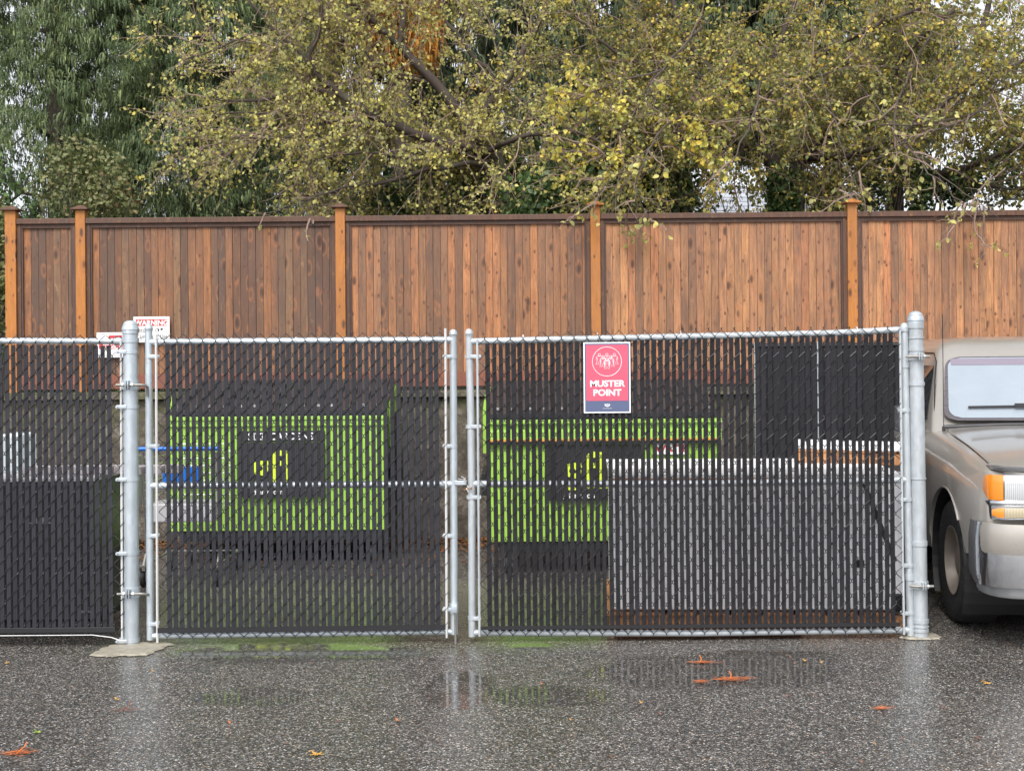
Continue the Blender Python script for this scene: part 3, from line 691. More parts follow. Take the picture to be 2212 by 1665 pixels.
def green_bin(xa, xb, Y, ztop, zbot, label, kind):
    L_, R_ = at(xa, 1050, Y).x, at(xb, 1050, Y).x; D = 1.05
    b_ = thing('garbage_bin', label, 'dumpster', ((L_ + R_) / 2, Y, 0), 'lime green bins behind the gates')
    zb = ztop + .24
    body = MB()
    # tapered side profile (front lower, back higher)
    prof = [(Y + .06, zbot), (Y + D - .05, zbot), (Y + D, zb), (Y + .02, ztop), (Y, ztop - .02)]
    body.add([(L_, y, z) for y, z in prof] + [(R_, y, z) for y, z in prof], [(0, 1, 2, 3, 4), (9, 8, 7, 6, 5), (0, 5, 6, 1), (1, 6, 7, 2), (3, 8, 9, 4), (4, 9, 5, 0), (2, 7, 8, 3)])
    body.build('body', GREEN, b_)
    rim = MB().bb((L_ - .015, Y - .025, ztop - .035), (R_ + .015, Y - .003, ztop - .002), .004)
    if kind == 2: rim.bb((L_ - .01, Y - .03, ztop - .175), (R_ + .01, Y - .002, ztop - .085), .004)
    else: rim.bb((L_ - .005, Y - .014, ztop - .085), (R_ + .005, Y - .002, ztop - .036), .003)
    rim.build('rim', GREEN, b_)
    if kind == 2:
        MB().bb((L_ + .01, Y - .033, ztop - .172), (R_ - .01, Y - .0305, ztop - .155)).build('reflector_strip', ORNG, b_)
        MB().bb((L_, Y - .028, ztop - .195), (R_, Y - .004, ztop - .1755)).build('seam', BLK, b_)
    for sx in (-1, 1):   # fork pockets and corner flanges
        x = L_ - .003 if sx < 0 else R_ + .003
        MB().bb((x, Y + .06, zbot + .03), (x + sx * .004, Y + D - .06, ztop - .02)).build('side_panel', BLK, b_)
        x += sx * .006
        MB().bb((x, Y + .18, .62), (x + sx * .05, Y + .95, .80), .004).build('fork_pocket', BLK, b_)
        MB().poly([(x, Y + .22, ztop - .28), (x + sx * .035, Y + .22, ztop - .28), (x + sx * .035, Y + .22, ztop + .07), (x + sx * .015, Y + .22, ztop + .20), (x, Y + .22, ztop + .08)], .02, (0, 1, 0)).build('flange', GREEN, b_)
    for k in (0, 1):     # two lids
        xa_ = L_ + .01 + k * (R_ - L_) / 2; xb_ = xa_ + (R_ - L_) / 2 - .02; lid = MB()
        ribs = 7
        lid.add([(xa_, Y - .03, ztop + .012), (xb_, Y - .03, ztop + .012), (xb_, Y + D, zb + .02), (xa_, Y + D, zb + .02), (xa_, Y - .03, ztop + .045), (xb_, Y - .03, ztop + .045), (xb_, Y + D, zb + .05), (xa_, Y + D, zb + .05)],
                [(0, 1, 2, 3), (4, 7, 6, 5), (0, 4, 5, 1), (1, 5, 6, 2), (2, 6, 7, 3), (3, 7, 4, 0)])
        for q in range(ribs):
            xr = xa_ + (xb_ - xa_) * (q + .5) / ribs
            lid.add([(xr - .02, Y + .08, ztop + .072), (xr + .02, Y + .08, ztop + .072), (xr + .02, Y + D - .1, zb + .033), (xr - .02, Y + D - .1, zb + .033), (xr - .015, Y + .09, ztop + .092), (xr + .015, Y + .09, ztop + .092), (xr + .015, Y + D - .11, zb + .055), (xr - .015, Y + D - .11, zb + .055)],
                    [(0, 1, 2, 3), (4, 7, 6, 5), (0, 4, 5, 1), (1, 5, 6, 2), (2, 6, 7, 3), (3, 7, 4, 0)])
        lid.build('lid', BLACKP, b_)
    MB().bb((L_ + .08, Y + .08, zbot - .09), (R_ - .08, Y + D - .1, zbot - .002), .005).build('under_frame', BLK, b_)
    for x in (L_ + .15, R_ - .15):
        for y in (Y + .16, Y + D - .2): caster(b_, x, y, .075)
    return b_, L_, R_
def gfl(b_, x0, y0, x1, y1, Y, top_text):
    a = at(x0, y0, Y); b = at(x1, y1, Y); cxx = (a.x + b.x) / 2; w_ = b.x - a.x; h_ = a.z - b.z
    if top_text:
        sbox(a.x, a.z + .012, b.x, a.z + .10, Y - .0025, .002, 'text_strip', S_K, b_)
        txt('SIZE CARDENS', .082, cxx, a.z + .027, Y - .0050, S_WH, 'lettering', b_, .002, 1.02)
    sbox(a.x, b.z, b.x, a.z, Y - .0025, .002, 'black_label', S_K, b_)
    txt('gfl', .36, cxx - w_ * .12, b.z + h_ * .30, Y - .0052, LOGO, 'logo', b_, .007, 1.05)
    txt('Green today  Green for life', .045, cxx + .02, b.z + h_ * .22, Y - .0050, LOGO, 'tagline', b_, .001)
    txt('gflenv.com', .062, cxx - w_ * .16, b.z + h_ * .05, Y - .0050, S_WH, 'lettering', b_, .001)
b1, L1, R1 = green_bin(365, 835, 10.76, 1.254, .285, 'lime green front load bin with black lid and black label behind the left gate', 1)
gfl(b1, 512, 957, 703, 1072, 10.76, True)
b2, L2, R2 = green_bin(1055, 1556, 10.1, 1.236, .266, 'lime green front load bin with red waste sticker behind the right gate', 2)
gfl(b2, 1185, 962, 1385, 1080, 10.1, False)
a = at(1418, 957, 10.1); b = at(1482, 981, 10.1)
sbox(a.x, b.z, b.x, a.z, 10.1 - .0025, .002, 'white_sticker', S_WH, b2)
txt('WASTE', .075, (a.x + b.x) / 2, b.z + .022, 10.1 - .005, S_RW, 'lettering', b2, .002)

# ------------------------------------------------------------------ black bin at left, tub on it
Y = 8.0; xl, xr = at(-70, 1200, Y).x, at(203, 1200, Y).x
zt = at(100, 1041, Y).z
kb = thing('black_bin', 'large black wheeled bin close behind the slatted fence on the left', 'bin', ((xl + xr) / 2, Y, 0))
MB().bb((xl, Y, .10), (xr, Y + .95, zt), .012).build('body', BLACKP, kb)
MB().bb((xl - .012, Y - .012, zt + .001), (xr + .012, Y + .96, zt + .028), .006).build('rim', simple('pale_rim', (.72, .68, .69), .5), kb)
txt('LIBERO', .05, at(88, 1130, Y).x, at(88, 1130, Y).z, Y - .003, simple('pale_letter', (.4, .4, .42), .5), 'lettering', kb, .001)
MB().bb((xl + .06, Y + .10, .03), (xr - .05, Y + .80, .099), .01).build('base', BLK, kb)
for x in (xl + .1, xr - .06):
    for y in (Y - .01 + .05, Y + .8): caster(kb, x, y, .06)
tb = MB()
A = at(14, 1036, Y + .5); B = at(62, 968, Y + .5)
PALE = simple('pale_teal_plastic', (.68, .78, .78), .4)
tg = tag(tb.bb((A.x, Y + .35, zt + .03), (B.x, Y + .65, zt + .28), .015).build('plastic_tub', PALE), 'pale plastic tub resting on top of the black bin', 'tub')
tb = MB(); 
for k in range(9):
    x = xl + .35 + k * .11
    tb.box((x, Y + .2 + .03 * (k % 3), zt + .055), (.095, .14, .05), Matrix.Rotation(.1 * (k % 3 - 1), 3, 'Z'), .004)
tag(tb.build('paper_bundle', simple('pale_paper', (.55, .50, .50), .7)), 'row of pale paper bundles along the rim of the black bin', 'paper')

# ------------------------------------------------------------------ shopping cart
BLUE = simple('blue_plastic', (.015, .14, .55), .35); CHR = simple('cart_wire', (.55, .55, .56), .3, .8)
Yc = 9.75; xl, xr = at(306, 1000, Yc).x, at(466, 1000, Yc).x
ct = thing('shopping_cart', 'metal wire shopping cart with blue handle in front of the left bin', 'shopping cart', ((xl + xr) / 2, Yc, 0))
zh = at(380, 969, Yc).z
MB().tube([(xl - .02, Yc, zh), (xr + .02, Yc, zh)], .017, 12).build('handle', BLUE, ct)
fr = MB()
for x in (xl, xr):
    fr.tube([(x, Yc + .02, zh - .03), (x, Yc + .06, .62), (x, Yc + .10, .20), (x, Yc + .2, .16), (x, Yc + .78, .16)], .009, 8)
    fr.tube([(x, Yc + .10, .24), (x, Yc + .02, .15)], .012, 8)
fr.tube([(xl, Yc + .78, .16), (xr, Yc + .78, .16)], .007, 8)
fr.build('frame', GALV_DK, ct)
bk = MB()
za, zb_ = .55, zh - .02
for k in range(15):
    x = xl + (xr - xl) * k / 14; bk.tube([(x, Yc + .03, zb_), (x, Yc + .06, za)], .0026, 4, smooth=False)
    xf = xl + .06 + (xr - xl - .12) * k / 14; bk.tube([(x, Yc + .06, za), (xf, Yc + .88, za + .06), (xf, Yc + .92, zb_ - .03)], .0026, 4, smooth=False)
for k in range(9):
    z = za + (zb_ - za) * k / 8
    bk.tube([(xl, Yc + .05, z), (xr, Yc + .05, z), (xr - .06, Yc + .9, z), (xl + .06, Yc + .9, z), (xl, Yc + .05, z)], .0026, 4, smooth=False)
for k in range(8): bk.tube([(xl + .02, Yc + .1 + .1 * k, za), (xr - .02, Yc + .1 + .1 * k, za)], .0026, 4, smooth=False)
bk.build('basket', CHR, ct)
A = at(352, 1008, Yc); B = at(432, 1047, Yc)
MB().bb((A.x, Yc - .012, B.z), (B.x, Yc + .0, A.z), .004).build('seat_flap', BLUE, ct)
A = at(318, 1084, Yc); B = at(458, 1128, Yc)
MB().bb((A.x, Yc + .02, B.z), (B.x, Yc + .35, A.z - .02), .01).build('lower_tray', simple('white_tray', (.45, .44, .46), .5), ct)
MB().bb((xl - .035, Yc - .02, .62), (xl - .02, Yc + .08, zh - .05), .003).build('side_panel', simple('grey_panel', (.32, .31, .32), .5), ct)
for x in (xl, xr):
    for y in (Yc + .02, Yc + .78):
        caster(ct, x, y, .06, .03)

# ------------------------------------------------------------------ white crate on pallet
WH = simple('white_corrugated', (.86, .86, .90), .45, 0, .06, 3); WTOP = simple('white_wet_sheet', (.92, .92, .93), .4, 0, .04, 3)
rz = R(-3.2); Mz = Matrix.Rotation(rz, 4, 'Z'); o = at(1323, 1300, 8.03); o.z = 0
Lw = at(1946, 1200, 7.97).x - o.x
def rb(parent, a, b, name, mat, bev=0.0):
    mb = MB().bb(a, b, bev); mb.v = [tuple(Mz @ Vector(p) + o) for p in mb.v]; return mb.build(name, mat, parent)
pal = thing('wooden_pallet', 'raw wooden pallet under the large white crate behind the right gate', 'pallet', o)
ct2 = []
for y in (0, .55, 1.1): rb(pal, (-.02, y, .022), (Lw, y + .1, .098), 'stringer', WCRATE, .003)
for k in range(9): rb(pal, (-.04 + k * (Lw) / 9, -.02, .1), (-.04 + k * Lw / 9 + .16, 1.22, .118), 'deck_board', WCRATE, .002)
for y in (0, .55, 1.1): rb(pal, (-.02, y - .01, .003), (Lw, y + .11, .021), 'bottom_board', WCRATE, .002)
wc = thing('white_crate', 'large white box with bright top standing on a pallet behind the right gate', 'crate', o)
rb(wc, (0, 0, .135), (Lw, 1.18, .955), 'body', WH, .006)
rb(wc, (-.012, -.012, .957), (Lw + .01, 1.20, .985), 'lid', WTOP, .004)
rb(wc, (-.006, -.016, .945), (Lw, -.0125, .957), 'lid_edge', WCRATE)
def rpoly(parent, pts, name, mat):
    mb = MB().poly(pts, .004, (0, -1, 0)); mb.v = [tuple(Mz @ Vector(p) + o) for p in mb.v]; return mb.build(name, mat, parent)
k_ = sG
rpoly(wc, [(1.54, -.002, .94), (1.57, -.002, .94), (1.76, -.002, .44), (1.73, -.002, .44)], 'black_strap', BLK)
rb(wc, (1.50, -.006, .40), (1.56, -.001, .445), 'hole_dark_patch', BLK)  # flat black patch painted in for the dark inside a hole
rb(wc, (1.74, -.03, .13), (1.80, -.001, .24), 'corner_wheel', BLK, .012)
# plank on the ground under the gate
A = at(1326, 1376, 7.93); 
pl = MB().box(((at(1326, 1378, 7.9).x + at(1730, 1378, 7.9).x) / 2, 7.83, .030), (at(1730, 1378, 7.9).x - at(1326, 1378, 7.9).x, .14, .020), Matrix.Rotation(R(.9), 3, 'Z') @ Matrix.Rotation(R(-10), 3, 'X'), .003)
tag(pl.build('wooden_plank', WCRATE), 'pale wooden plank lying on the asphalt under the right gate', 'plank')
# second pallet with white sheet lying on top
o = Vector((at(1706, 1000, 8.95).x, 8.75, .987)); Mz = Matrix.Rotation(R(-13), 4, 'Z') @ Matrix.Rotation(R(1.2), 4, 'Y')
p2 = thing('wooden_pallet', 'orange brown wooden pallet lying askew on top of the white crate', 'pallet', o)
for y in (0, .32, .62): rb(p2, (0, y, .0), (.80, y + .05, .075), 'stringer', WCRATE, .003)
for k in range(6): rb(p2, (k * .135, -.008, .077), (k * .135 + .115, .68, .092), 'deck_board', WCRATE, .002)
sh = thing('white_sheet', 'white plastic sheet covering the pallet on top of the crate', 'sheet', o)
rb(sh, (-.01, -.012, .094), (.81, .70, .118), 'sheet_top', WTOP, .006)

# ------------------------------------------------------------------ rear slatted fence panel
rf = thing('slatted_fence', 'dark rear chain link fence with tight black slats behind the crate', 'fence', at(1790, 1250, 10.2))
xs, xe = at(1630, 900, 10.2).x, 3.15; mb = MB(); x = xs; rn = random.Random(5)
while x < xe:
    w_ = .037; vs = []
    for i in range(9):
        z = .06 + (1.82 - .06) * i / 8; dx = rn.uniform(-.003, .003); dy = rn.uniform(-.004, .004)
        vs += [(x + dx, 10.2 + dy, z), (x + w_ / 2 + dx, 10.19 + dy, z), (x + w_ + dx, 10.2 + dy, z), (x + w_ / 2 + dx, 10.206 + dy, z)]
    mb.add(vs, [(i * 4 + j, i * 4 + (j + 1) % 4, i * 4 + 4 + (j + 1) % 4, i * 4 + 4 + j) for i in range(8) for j in range(4)] + [(3, 2, 1, 0), (32, 33, 34, 35)]); x += .0375
mb.build('privacy_slats', SLAT2, rf)
MB().bb((xs, 10.215, .05), (xe, 10.222, 1.76)).build('backing_mesh', CHAN, rf)
MB().tube([(xs - .02, 10.2, 1.80), (xe, 10.2, 1.80)], .018, 10).build('top_rail', CHAN, rf)
for px, r_ in ((1633, .013), (1768, .010)):
    x = at(px, 900, 10.15).x; MB().tube([(x, 10.14, 0), (x, 10.14, 1.83)], r_, 12).build('fence_post', GALV_OLD, rf)

# ------------------------------------------------------------------ pickup truck
exec(compile('''
TAN, tt, tb_ = nmat('tan_car_paint')
vv = coords(tt); nn = noise(tt, vv, 3, 5, .6); dirt = noise(tt, vv, 35, 4, .7)
cc = mixc(tt, nn, (.35, .325, .295), (.41, .385, .35)); cc = mixc(tt, mrange(tt, dirt, .55, .75, 0, .3), cc, (.28, .25, .21))
L(tt, cc, tb_.inputs['Base Color']); tb_.inputs['Metallic'].default_value = .35; tb_.inputs['Roughness'].default_value = .32
bump(tt, tb_, noise(tt, vv, 90, 4, .7), .12, .002); tb_.inputs['Coat Weight'].default_value = .9; tb_.inputs['Coat Roughness'].default_value = .08
''', 'tan', 'exec'))
CHROME = simple('chrome', (.55, .56, .58), .10, 1, .35, 7); GREYP = simple('grey_bumper', (.30, .31, .32), .4, .3, .2, 6)
DARKG, t_, b_ = nmat('dark_glass'); b_.inputs['Base Color'].default_value = (.02, .022, .025, 1); b_.inputs['Roughness'].default_value = .04; b_.inputs['Coat Weight'].default_value = 1
SKY_GLASS, t_, b_ = nmat('sky_pale_windshield'); vv = coords(t_, (1, 1, 1)); nn = noise(t_, vv, 2.5, 4, .6)
L(t_, mixc(t_, nn, (.24, .285, .33), (.34, .385, .43)), b_.inputs['Base Color']); b_.inputs['Roughness'].default_value = .12; b_.inputs['Coat Weight'].default_value = 1; b_.inputs['Coat Roughness'].default_value = .03  # pale base colour stands in for the sky reflected in the windshield
AMBER, t_, b_ = nmat('amber_lens'); b_.inputs['Base Color'].default_value = (.85, .26, .02, 1); b_.inputs['Roughness'].default_value = .12; b_.inputs['Coat Weight'].default_value = 1
LENS, t_, b_ = nmat('clear_ribbed_lens'); vv = coords(t_); wv = N(t_, 'ShaderNodeTexWave'); wv.bands_direction = 'X'; wv.inputs['Scale'].default_value = 28; L(t_, vv, wv.inputs['Vector'])
L(t_, mixc(t_, wv.outputs['Fac'], (.50, .52, .54), (.80, .82, .84)), b_.inputs['Base Color']); b_.inputs['Roughness'].default_value = .1; b_.inputs['Metallic'].default_value = .5; b_.inputs['Coat Weight'].default_value = 1
PARK, t_, b_ = nmat('yellowish_lens'); vv = coords(t_); wv = N(t_, 'ShaderNodeTexWave'); wv.bands_direction = 'X'; wv.inputs['Scale'].default_value = 40; L(t_, vv, wv.inputs['Vector'])
L(t_, mixc(t_, wv.outputs['Fac'], (.30, .25, .15), (.55, .48, .34)), b_.inputs['Base Color']); b_.inputs['Roughness'].default_value = .12; b_.inputs['Coat Weight'].default_value = 1
ALLOY = simple('dusty_alloy', (.23, .20, .17), .5, .3, .3, 10)
TH = R(-7.0); TO = Vector((3.608, 7.147, 0))
TM = Matrix.Translation(TO) @ Matrix.Rotation(TH, 4, 'Z')
truck = thing('pickup_truck', 'tan pickup truck with chrome bumper parked right of the gates', 'truck', TO)
def tbuild(mb, name, mat, parent=truck):
    mb.v = [tuple(TM @ Vector(p)) for p in mb.v]; return mb.build(name, mat, parent)
def sec(y, zt, zh, xh, zf, xf, xw, zl, xl_):
    # half section from centre top to sill
    return [(0, y, zt), (xh * .55, y, zt - .004), (xh, y, zh), (xh + .035, y, zh - .012), (xf, y, zf), (xw - .018, y, zf - .10), (xw, y, .80), (xw - .004, y, .62), (xl_, y, zl)]
ST = [sec(.13, 1.015, 1.00, .76, .97, .84, .87, .60, .84), sec(.17, 1.045, 1.03, .78, 1.00, .86, .905, .58, .90), sec(.30, 1.085, 1.06, .79, 1.03, .88, .94, .54, .93), sec(.60, 1.13, 1.10, .785, 1.065, .89, .965, .50, .95), sec(.95, 1.165, 1.135, .775, 1.09, .895, .975, .46, .955),
      sec(1.35, 1.195, 1.165, .765, 1.115, .90, .98, .42, .955), sec(1.78, 1.22, 1.195, .755, 1.15, .905, .98, .40, .955), sec(2.4, 1.215, 1.20, .78, 1.175, .905, .985, .38, .955), sec(3.8, 1.215, 1.20, .78, 1.175, .905, .985, .38, .955), sec(5.0, 1.215, 1.20, .78, 1.17, .90, .98, .42, .95), sec(5.15, 1.18, 1.17, .76, 1.12, .86, .94, .46, .92)]
grid = []
lists = list(zip(*ST))
cols = [cat([np.array(p) for p in l], 5) for l in lists]     # per control point along y
for i in range(len(cols[0])):
    half = [c[i] for c in cols]
    h2 = cat(half, 4); full = [np.array((-p[0], p[1], p[2])) for p in reversed(h2)][:-1] + h2
    grid.append(full)
m = len(grid[0]); bodyb = MB()
vs = [tuple(p) for row in grid for p in row]
fs = [(i * m + j, (i + 1) * m + j, (i + 1) * m + j + 1, i * m + j + 1) for i in range(len(grid) - 1) for j in range(m - 1)]
fs += [(i * m + m - 1, (i + 1) * m + m - 1, (i + 1) * m, i * m) for i in range(len(grid) - 1)]
fs += [tuple(range(m)), tuple(reversed(range((len(grid) - 1) * m, len(grid) * m)))]
bodyb.add(vs, fs, True)
bo = bodyb.build('body', TAN, None)
bmx = bmesh.new(); bmx.from_mesh(bo.data); bmesh.ops.recalc_face_normals(bmx, faces=bmx.faces[:]); bmx.to_mesh(bo.data); bmx.free()
cut = []
for yc in (.98, 4.15):
    cm = MB(); n_ = 40; yc -= .05
    ring0 = [(math.cos(2 * math.pi * k / n_) * .485, math.sin(2 * math.pi * k / n_) * .465) for k in range(n_)]
    vs = [(-1.2, yc + a, .40 + b) for a, b in ring0] + [(1.2, yc + a, .40 + b) for a, b in ring0]
    fs = [tuple(range(n_)), tuple(reversed(range(n_, 2 * n_)))] + [(k, k + n_, (k + 1) % n_ + n_, (k + 1) % n_) for k in range(n_)]
    co_ = cm.add(vs, fs).build('cutter', BLK); bmx = bmesh.new(); bmx.from_mesh(co_.data); bmesh.ops.recalc_face_normals(bmx, faces=bmx.faces[:]); bmx.to_mesh(co_.data); bmx.free()
    md = bo.modifiers.new('b', 'BOOLEAN'); md.operation = 'DIFFERENCE'; md.solver = 'EXACT'; md.object = co_; cut.append(co_)
dg = bpy.context.evaluated_depsgraph_get(); me = bpy.data.meshes.new_from_object(bo.evaluated_get(dg))
bpy.data.objects.remove(bo)
for c in cut: bpy.data.objects.remove(c)
me.materials.clear(); me.materials.append(TAN)
me.polygons.foreach_set('material_index', [0] * len(me.polygons)); me.polygons.foreach_set('use_smooth', [True] * len(me.polygons))
me.transform(TM); me.set_sharp_from_angle(angle=R(35)); link('body', me, truck)
# dark wheel well liner
for yc in (.98, 4.15):
    ln = MB(); q = [(math.cos(R(a)) * .482, math.sin(R(a)) * .462) for a in range(-35, 216, 10)]
    for sx in (-1, 1):
        vs = [(sx * .955, yc - .05 + a, .40 + b) for a, b in q] + [(sx * .35, yc - .05 + a, .40 + b) for a, b in q]; n_ = len(q)
        ln.add(vs, [(k, k + 1, n_ + k + 1, n_ + k) for k in range(n_ - 1)])
    ln.bb((-.34, yc - .38, .46), (.34, yc + .42, .84)); tbuild(ln, 'wheel_well', BLK)
    for sx in (-1, 1): tbuild(MB().tube([(sx * (.968 - (.03 if abs(a_) > 80 else 0)), yc - .05 + .492 * math.sin(R(a_)), .40 + .472 * math.cos(R(a_))) for a_ in range(-50, 96, 6)], .007, 6), 'arch_lip', TAN)

tbuild(MB().bb((-.55, 1.6, .28), (.55, 4.9, .42), .02), 'chassis', BLK)
# greenhouse
def outline(wd, y0, y1, r, z, n_=6):
    pts = []
    for (cx_, cy_, a0) in ((wd - r, y1 - r, 0), (-wd + r, y1 - r, 90), (-wd + r, y0 + r, 180), (wd - r, y0 + r, 270)):
        for k in range(n_): A = R(a0 + k * 90 / (n_ - 1)); pts.append((cx_ + r * math.cos(A), cy_ + r * math.sin(A), z))
    return pts
lv = [(.87, 1.79, 5.10, .06, 1.17), (.84, 1.93, 5.09, .06, 1.28), (.76, 2.23, 5.03, .07, 1.515), (.70, 2.46, 4.97, .08, 1.695), (.68, 2.52, 4.94, .09, 1.745), (.64, 2.62, 4.90, .11, 1.80), (.54, 2.80, 4.80, .13, 1.84), (.36, 3.05, 4.6, .13, 1.86)]
gh = MB(); rows = [outline(*l) for l in lv]; n_ = len(rows[0])
gh.add([p for r_ in rows for p in r_], [(i * n_ + k, i * n_ + (k + 1) % n_, (i + 1) * n_ + (k + 1) % n_, (i + 1) * n_ + k) for i in range(len(rows) - 1) for k in range(n_)] + [tuple(range((len(rows) - 1) * n_, len(rows) * n_))], True)
tbuild(gh, 'cab', TAN)
# windshield plane through (z 1.235,y 1.86) .. (z 1.63, y 2.43)
nrm = Vector((0, -(1.695 - 1.28), (2.46 - 1.93))).normalized()
def ws(x, u, off): # u 0 bottom 1 top
    y = 1.865 + (2.42 - 1.865) * u; z = 1.232 + (1.672 - 1.232) * u; bow = .035 * (1 - (x / .85) ** 2)
    return Vector((x, y - bow, z)) + nrm * off
def ws_panel(xb, xt, u0, u1, off, name, mat, r=.1):
    loop = []
    def edge(u): return xb + (xt - xb) * u
    N_ = 36; rowsu = [u0 + (u1 - u0) * k / N_ for k in range(N_ + 1)]; vs = []; M_ = 16
    for k, u in enumerate(rowsu):
        e = edge(u); dd = min(k, N_ - k) / N_
        if dd < .16: e -= r * (1 - math.sqrt(max(0, 1 - (1 - dd / .16) ** 2)))
        for j in range(M_ + 1): vs.append(ws(-e + 2 * e * j / M_, u, off))
    q = M_ + 1
    fs = [(k * q + j, k * q + j + 1, (k + 1) * q + j + 1, (k + 1) * q + j) for k in range(N_) for j in range(M_)]
    return tbuild(MB().add(vs, fs, True), name, mat)
ws_panel(.785, .655, -.012, 1.012, .030, 'windshield_frame', simple('grey_frit', (.10, .09, .10), .3))
ws_panel(.748, .640, .022, .985, .034, 'windshield', SKY_GLASS, .09)
ws_panel(.638, .628, .86, .968, .036, 'tint_band', simple('tint', (.22, .19, .24), .15, 0, .1, 2, 0, 1), .0)
wp = MB(); 
pts = [ws(-.60 + .16 * k, .16 + .005 * k, .05) for k in range(5)]
wp.tube(pts, .009, 6).tube([ws(-.24, .165, .065), ws(.15, .10, .06), ws(.45, -.02, .04)], .008, 6).box(ws(-.24, .17, .062), (.09, .03, .025))
tbuild(wp, 'wiper', BLACKP)
tbuild(MB().tube([(-.79, 1.83, 1.205), (-.4, 1.785, 1.222), (0, 1.77, 1.228), (.4, 1.785, 1.222), (.79, 1.83, 1.205)], .014, 8), 'cowl', BLACKP)
# side windows (follow lean of the cab side)
for sx in (-1, 1):
    for (ya, yb, yc_, yd) in ((2.06, 2.98, 2.98, 2.46), (3.04, 3.92, 3.92, 3.04), (3.98, 4.92, 4.82, 3.98)):
        def sw(y, z, o_=.006):
            k = (z - 1.28) / (1.66 - 1.28); return (sx * (.84 - .132 * k + o_), y, z)
        P4 = [sw(ya, 1.25), sw(yb, 1.25), sw(yc_, 1.635), sw(yd, 1.635)]
        tbuild(MB().poly(P4, .003, (sx, 0, .3)), 'side_window', DARKG)
# shut lines, antenna, mirror
for sx in (-1, 1):
    g = MB().tube([(sx * .775, 1.74, 1.192), (sx * .79, 1.66, 1.172), (sx * .80, 1.35, 1.152), (sx * .81, .95, 1.124), (sx * .82, .60, 1.088), (sx * .825, .34, 1.052), (sx * .82, .2, 1.02)], .0055, 6)
    g.tube([(sx * .90, 1.86, 1.21), (sx * .945, 1.80, 1.10), (sx * .983, 1.72, .86), (sx * .982, 1.66, .62), (sx * .957, 1.64, .44)], .005, 6)
    g.tube([(sx * .825, 1.95, 1.27), (sx * .755, 2.27, 1.53), (sx * .705, 2.47, 1.67), (sx * .69, 2.62, 1.73), (sx * .688, 3.0, 1.735)], .005, 6)
    g.tube([(sx * .90, 3.01, 1.2), (sx * .983, 3.01, .86), (sx * .958, 3.01, .42)], .005, 6)
    tbuild(g, 'shut_line', BLK)
    mr = MB().box((sx * 1.02, 2.02, 1.26), (.17, .09, .19), None, .03); tbuild(mr, 'mirror', BLACKP)
tbuild(MB().tube([(-.80, 1.76, 1.18), (-.80, 1.77, 2.0)], .0028, 5).tube([(-.80, 1.76, 1.18), (-.80, 1.76, 1.21)], .012, 8), 'antenna', BLACKP)
# front end
def wrap(z0, z1, pts, th, name, mat, bev=0.0, ends=None):
    n_ = len(pts); mb = MB(); vs = []
    prof = [(0, z0), (th * .6, z0 + (z1 - z0) * .0), (th, z0 + (z1 - z0) * .22), (th, z0 + (z1 - z0) * .75), (th * .6, z1), (0, z1)]
    P = [Vector((x, y, 0)) for x, y in pts]
    for i, p in enumerate(P):
        d = (P[min(n_ - 1, i + 1)] - P[max(0, i - 1)]).normalized(); nn_ = Vector((d.y, -d.x, 0))
        e_ = 1.0
        if ends is not None: k_ = i if ends < 0 else n_ - 1 - i; e_ = (.62, .93, 1.0, 1.0)[min(k_, 3)]
        for (o_, z) in prof: vs.append(p + nn_ * o_ + Vector((0, 0, (z0 + z1) / 2 + (z - (z0 + z1) / 2) * e_)))
    q = len(prof)
    fs = [(i * q + j, i * q + (j + 1) % q, (i + 1) * q + (j + 1) % q, (i + 1) * q + j) for i in range(n_ - 1) for j in range(q)]
    fs += [tuple(range(q)), tuple(reversed(range((n_ - 1) * q, n_ * q)))]
    return tbuild(mb.add(vs, fs, True), name, mat)
def sym(pts): return [(-x, y) for x, y in pts] + [(x, y) for x, y in reversed(pts)][1 if pts[-1][0] == 0 else 0:]
bump_out = sym([(.935, .30), (.932, .22), (.915, .14), (.88, .08), (.82, .04), (.6, .0), (.3, -.015), (0, -.02)])
bump_in = sym([(.915, .155), (.905, .13), (.87, .08), (.80, .045), (.6, .005), (.3, -.012), (0, -.017)])
wrap(.385, .745, [(x, y + .0) for x, y in bump_out], .03, 'bumper', CHROME)
wrap(.575, .748, [(x, y - .034) for x, y in bump_in], .028, 'bumper_cap', TAN)
wrap(.32, .415, [(x * .945, y + .03) for x, y in bump_out], .03, 'valance', GREYP)
lamp_face = [(.905, .22), (.885, .15), (.85, .115), (.80, .10), (.6, .09), (.42, .085)]
for sx in (-1, 1):
    def side(pts): 
        q = [(sx * x, y) for x, y in pts]
        return q if sx < 0 else list(reversed(q))
    wrap(.875, 1.02, side([(.887, .21), (.882, .18), (.873, .145), (.852, .113), (.812, .098)]), .014, 'turn_signal', AMBER, ends=sx)
    wrap(.875, 1.02, side([(.809, .098), (.7, .088), (.40, .07)]), .014, 'headlight', LENS)
    wrap(.765, .872, side([(.895, .24), (.887, .17), (.865, .118), (.80, .092), (.6, .078), (.38, .068)]), .008, 'lamp_bezel', CHROME)
    wrap(.84, .874, side([(.890, .20), (.865, .125), (.80, .098), (.6, .083), (.38, .073)]), .016, 'chrome_strip', CHROME)
    wrap(.775, .832, side([(.868, .118), (.845, .098), (.812, .088)]), .010, 'side_marker', AMBER, ends=sx)
    wrap(.775, .832, side([(.809, .088), (.6, .070), (.42, .06)]), .010, 'parking_lamp', PARK)
wrap(.80, 1.0, [(-.38, .085), (0, .06), (.38, .085)], .015, 'grille', BLK)
for z in (.83, .88, .93, .98): wrap(z, z + .012, [(-.37, .075), (0, .05), (.37, .075)], .02, 'grille_bar', CHROME)
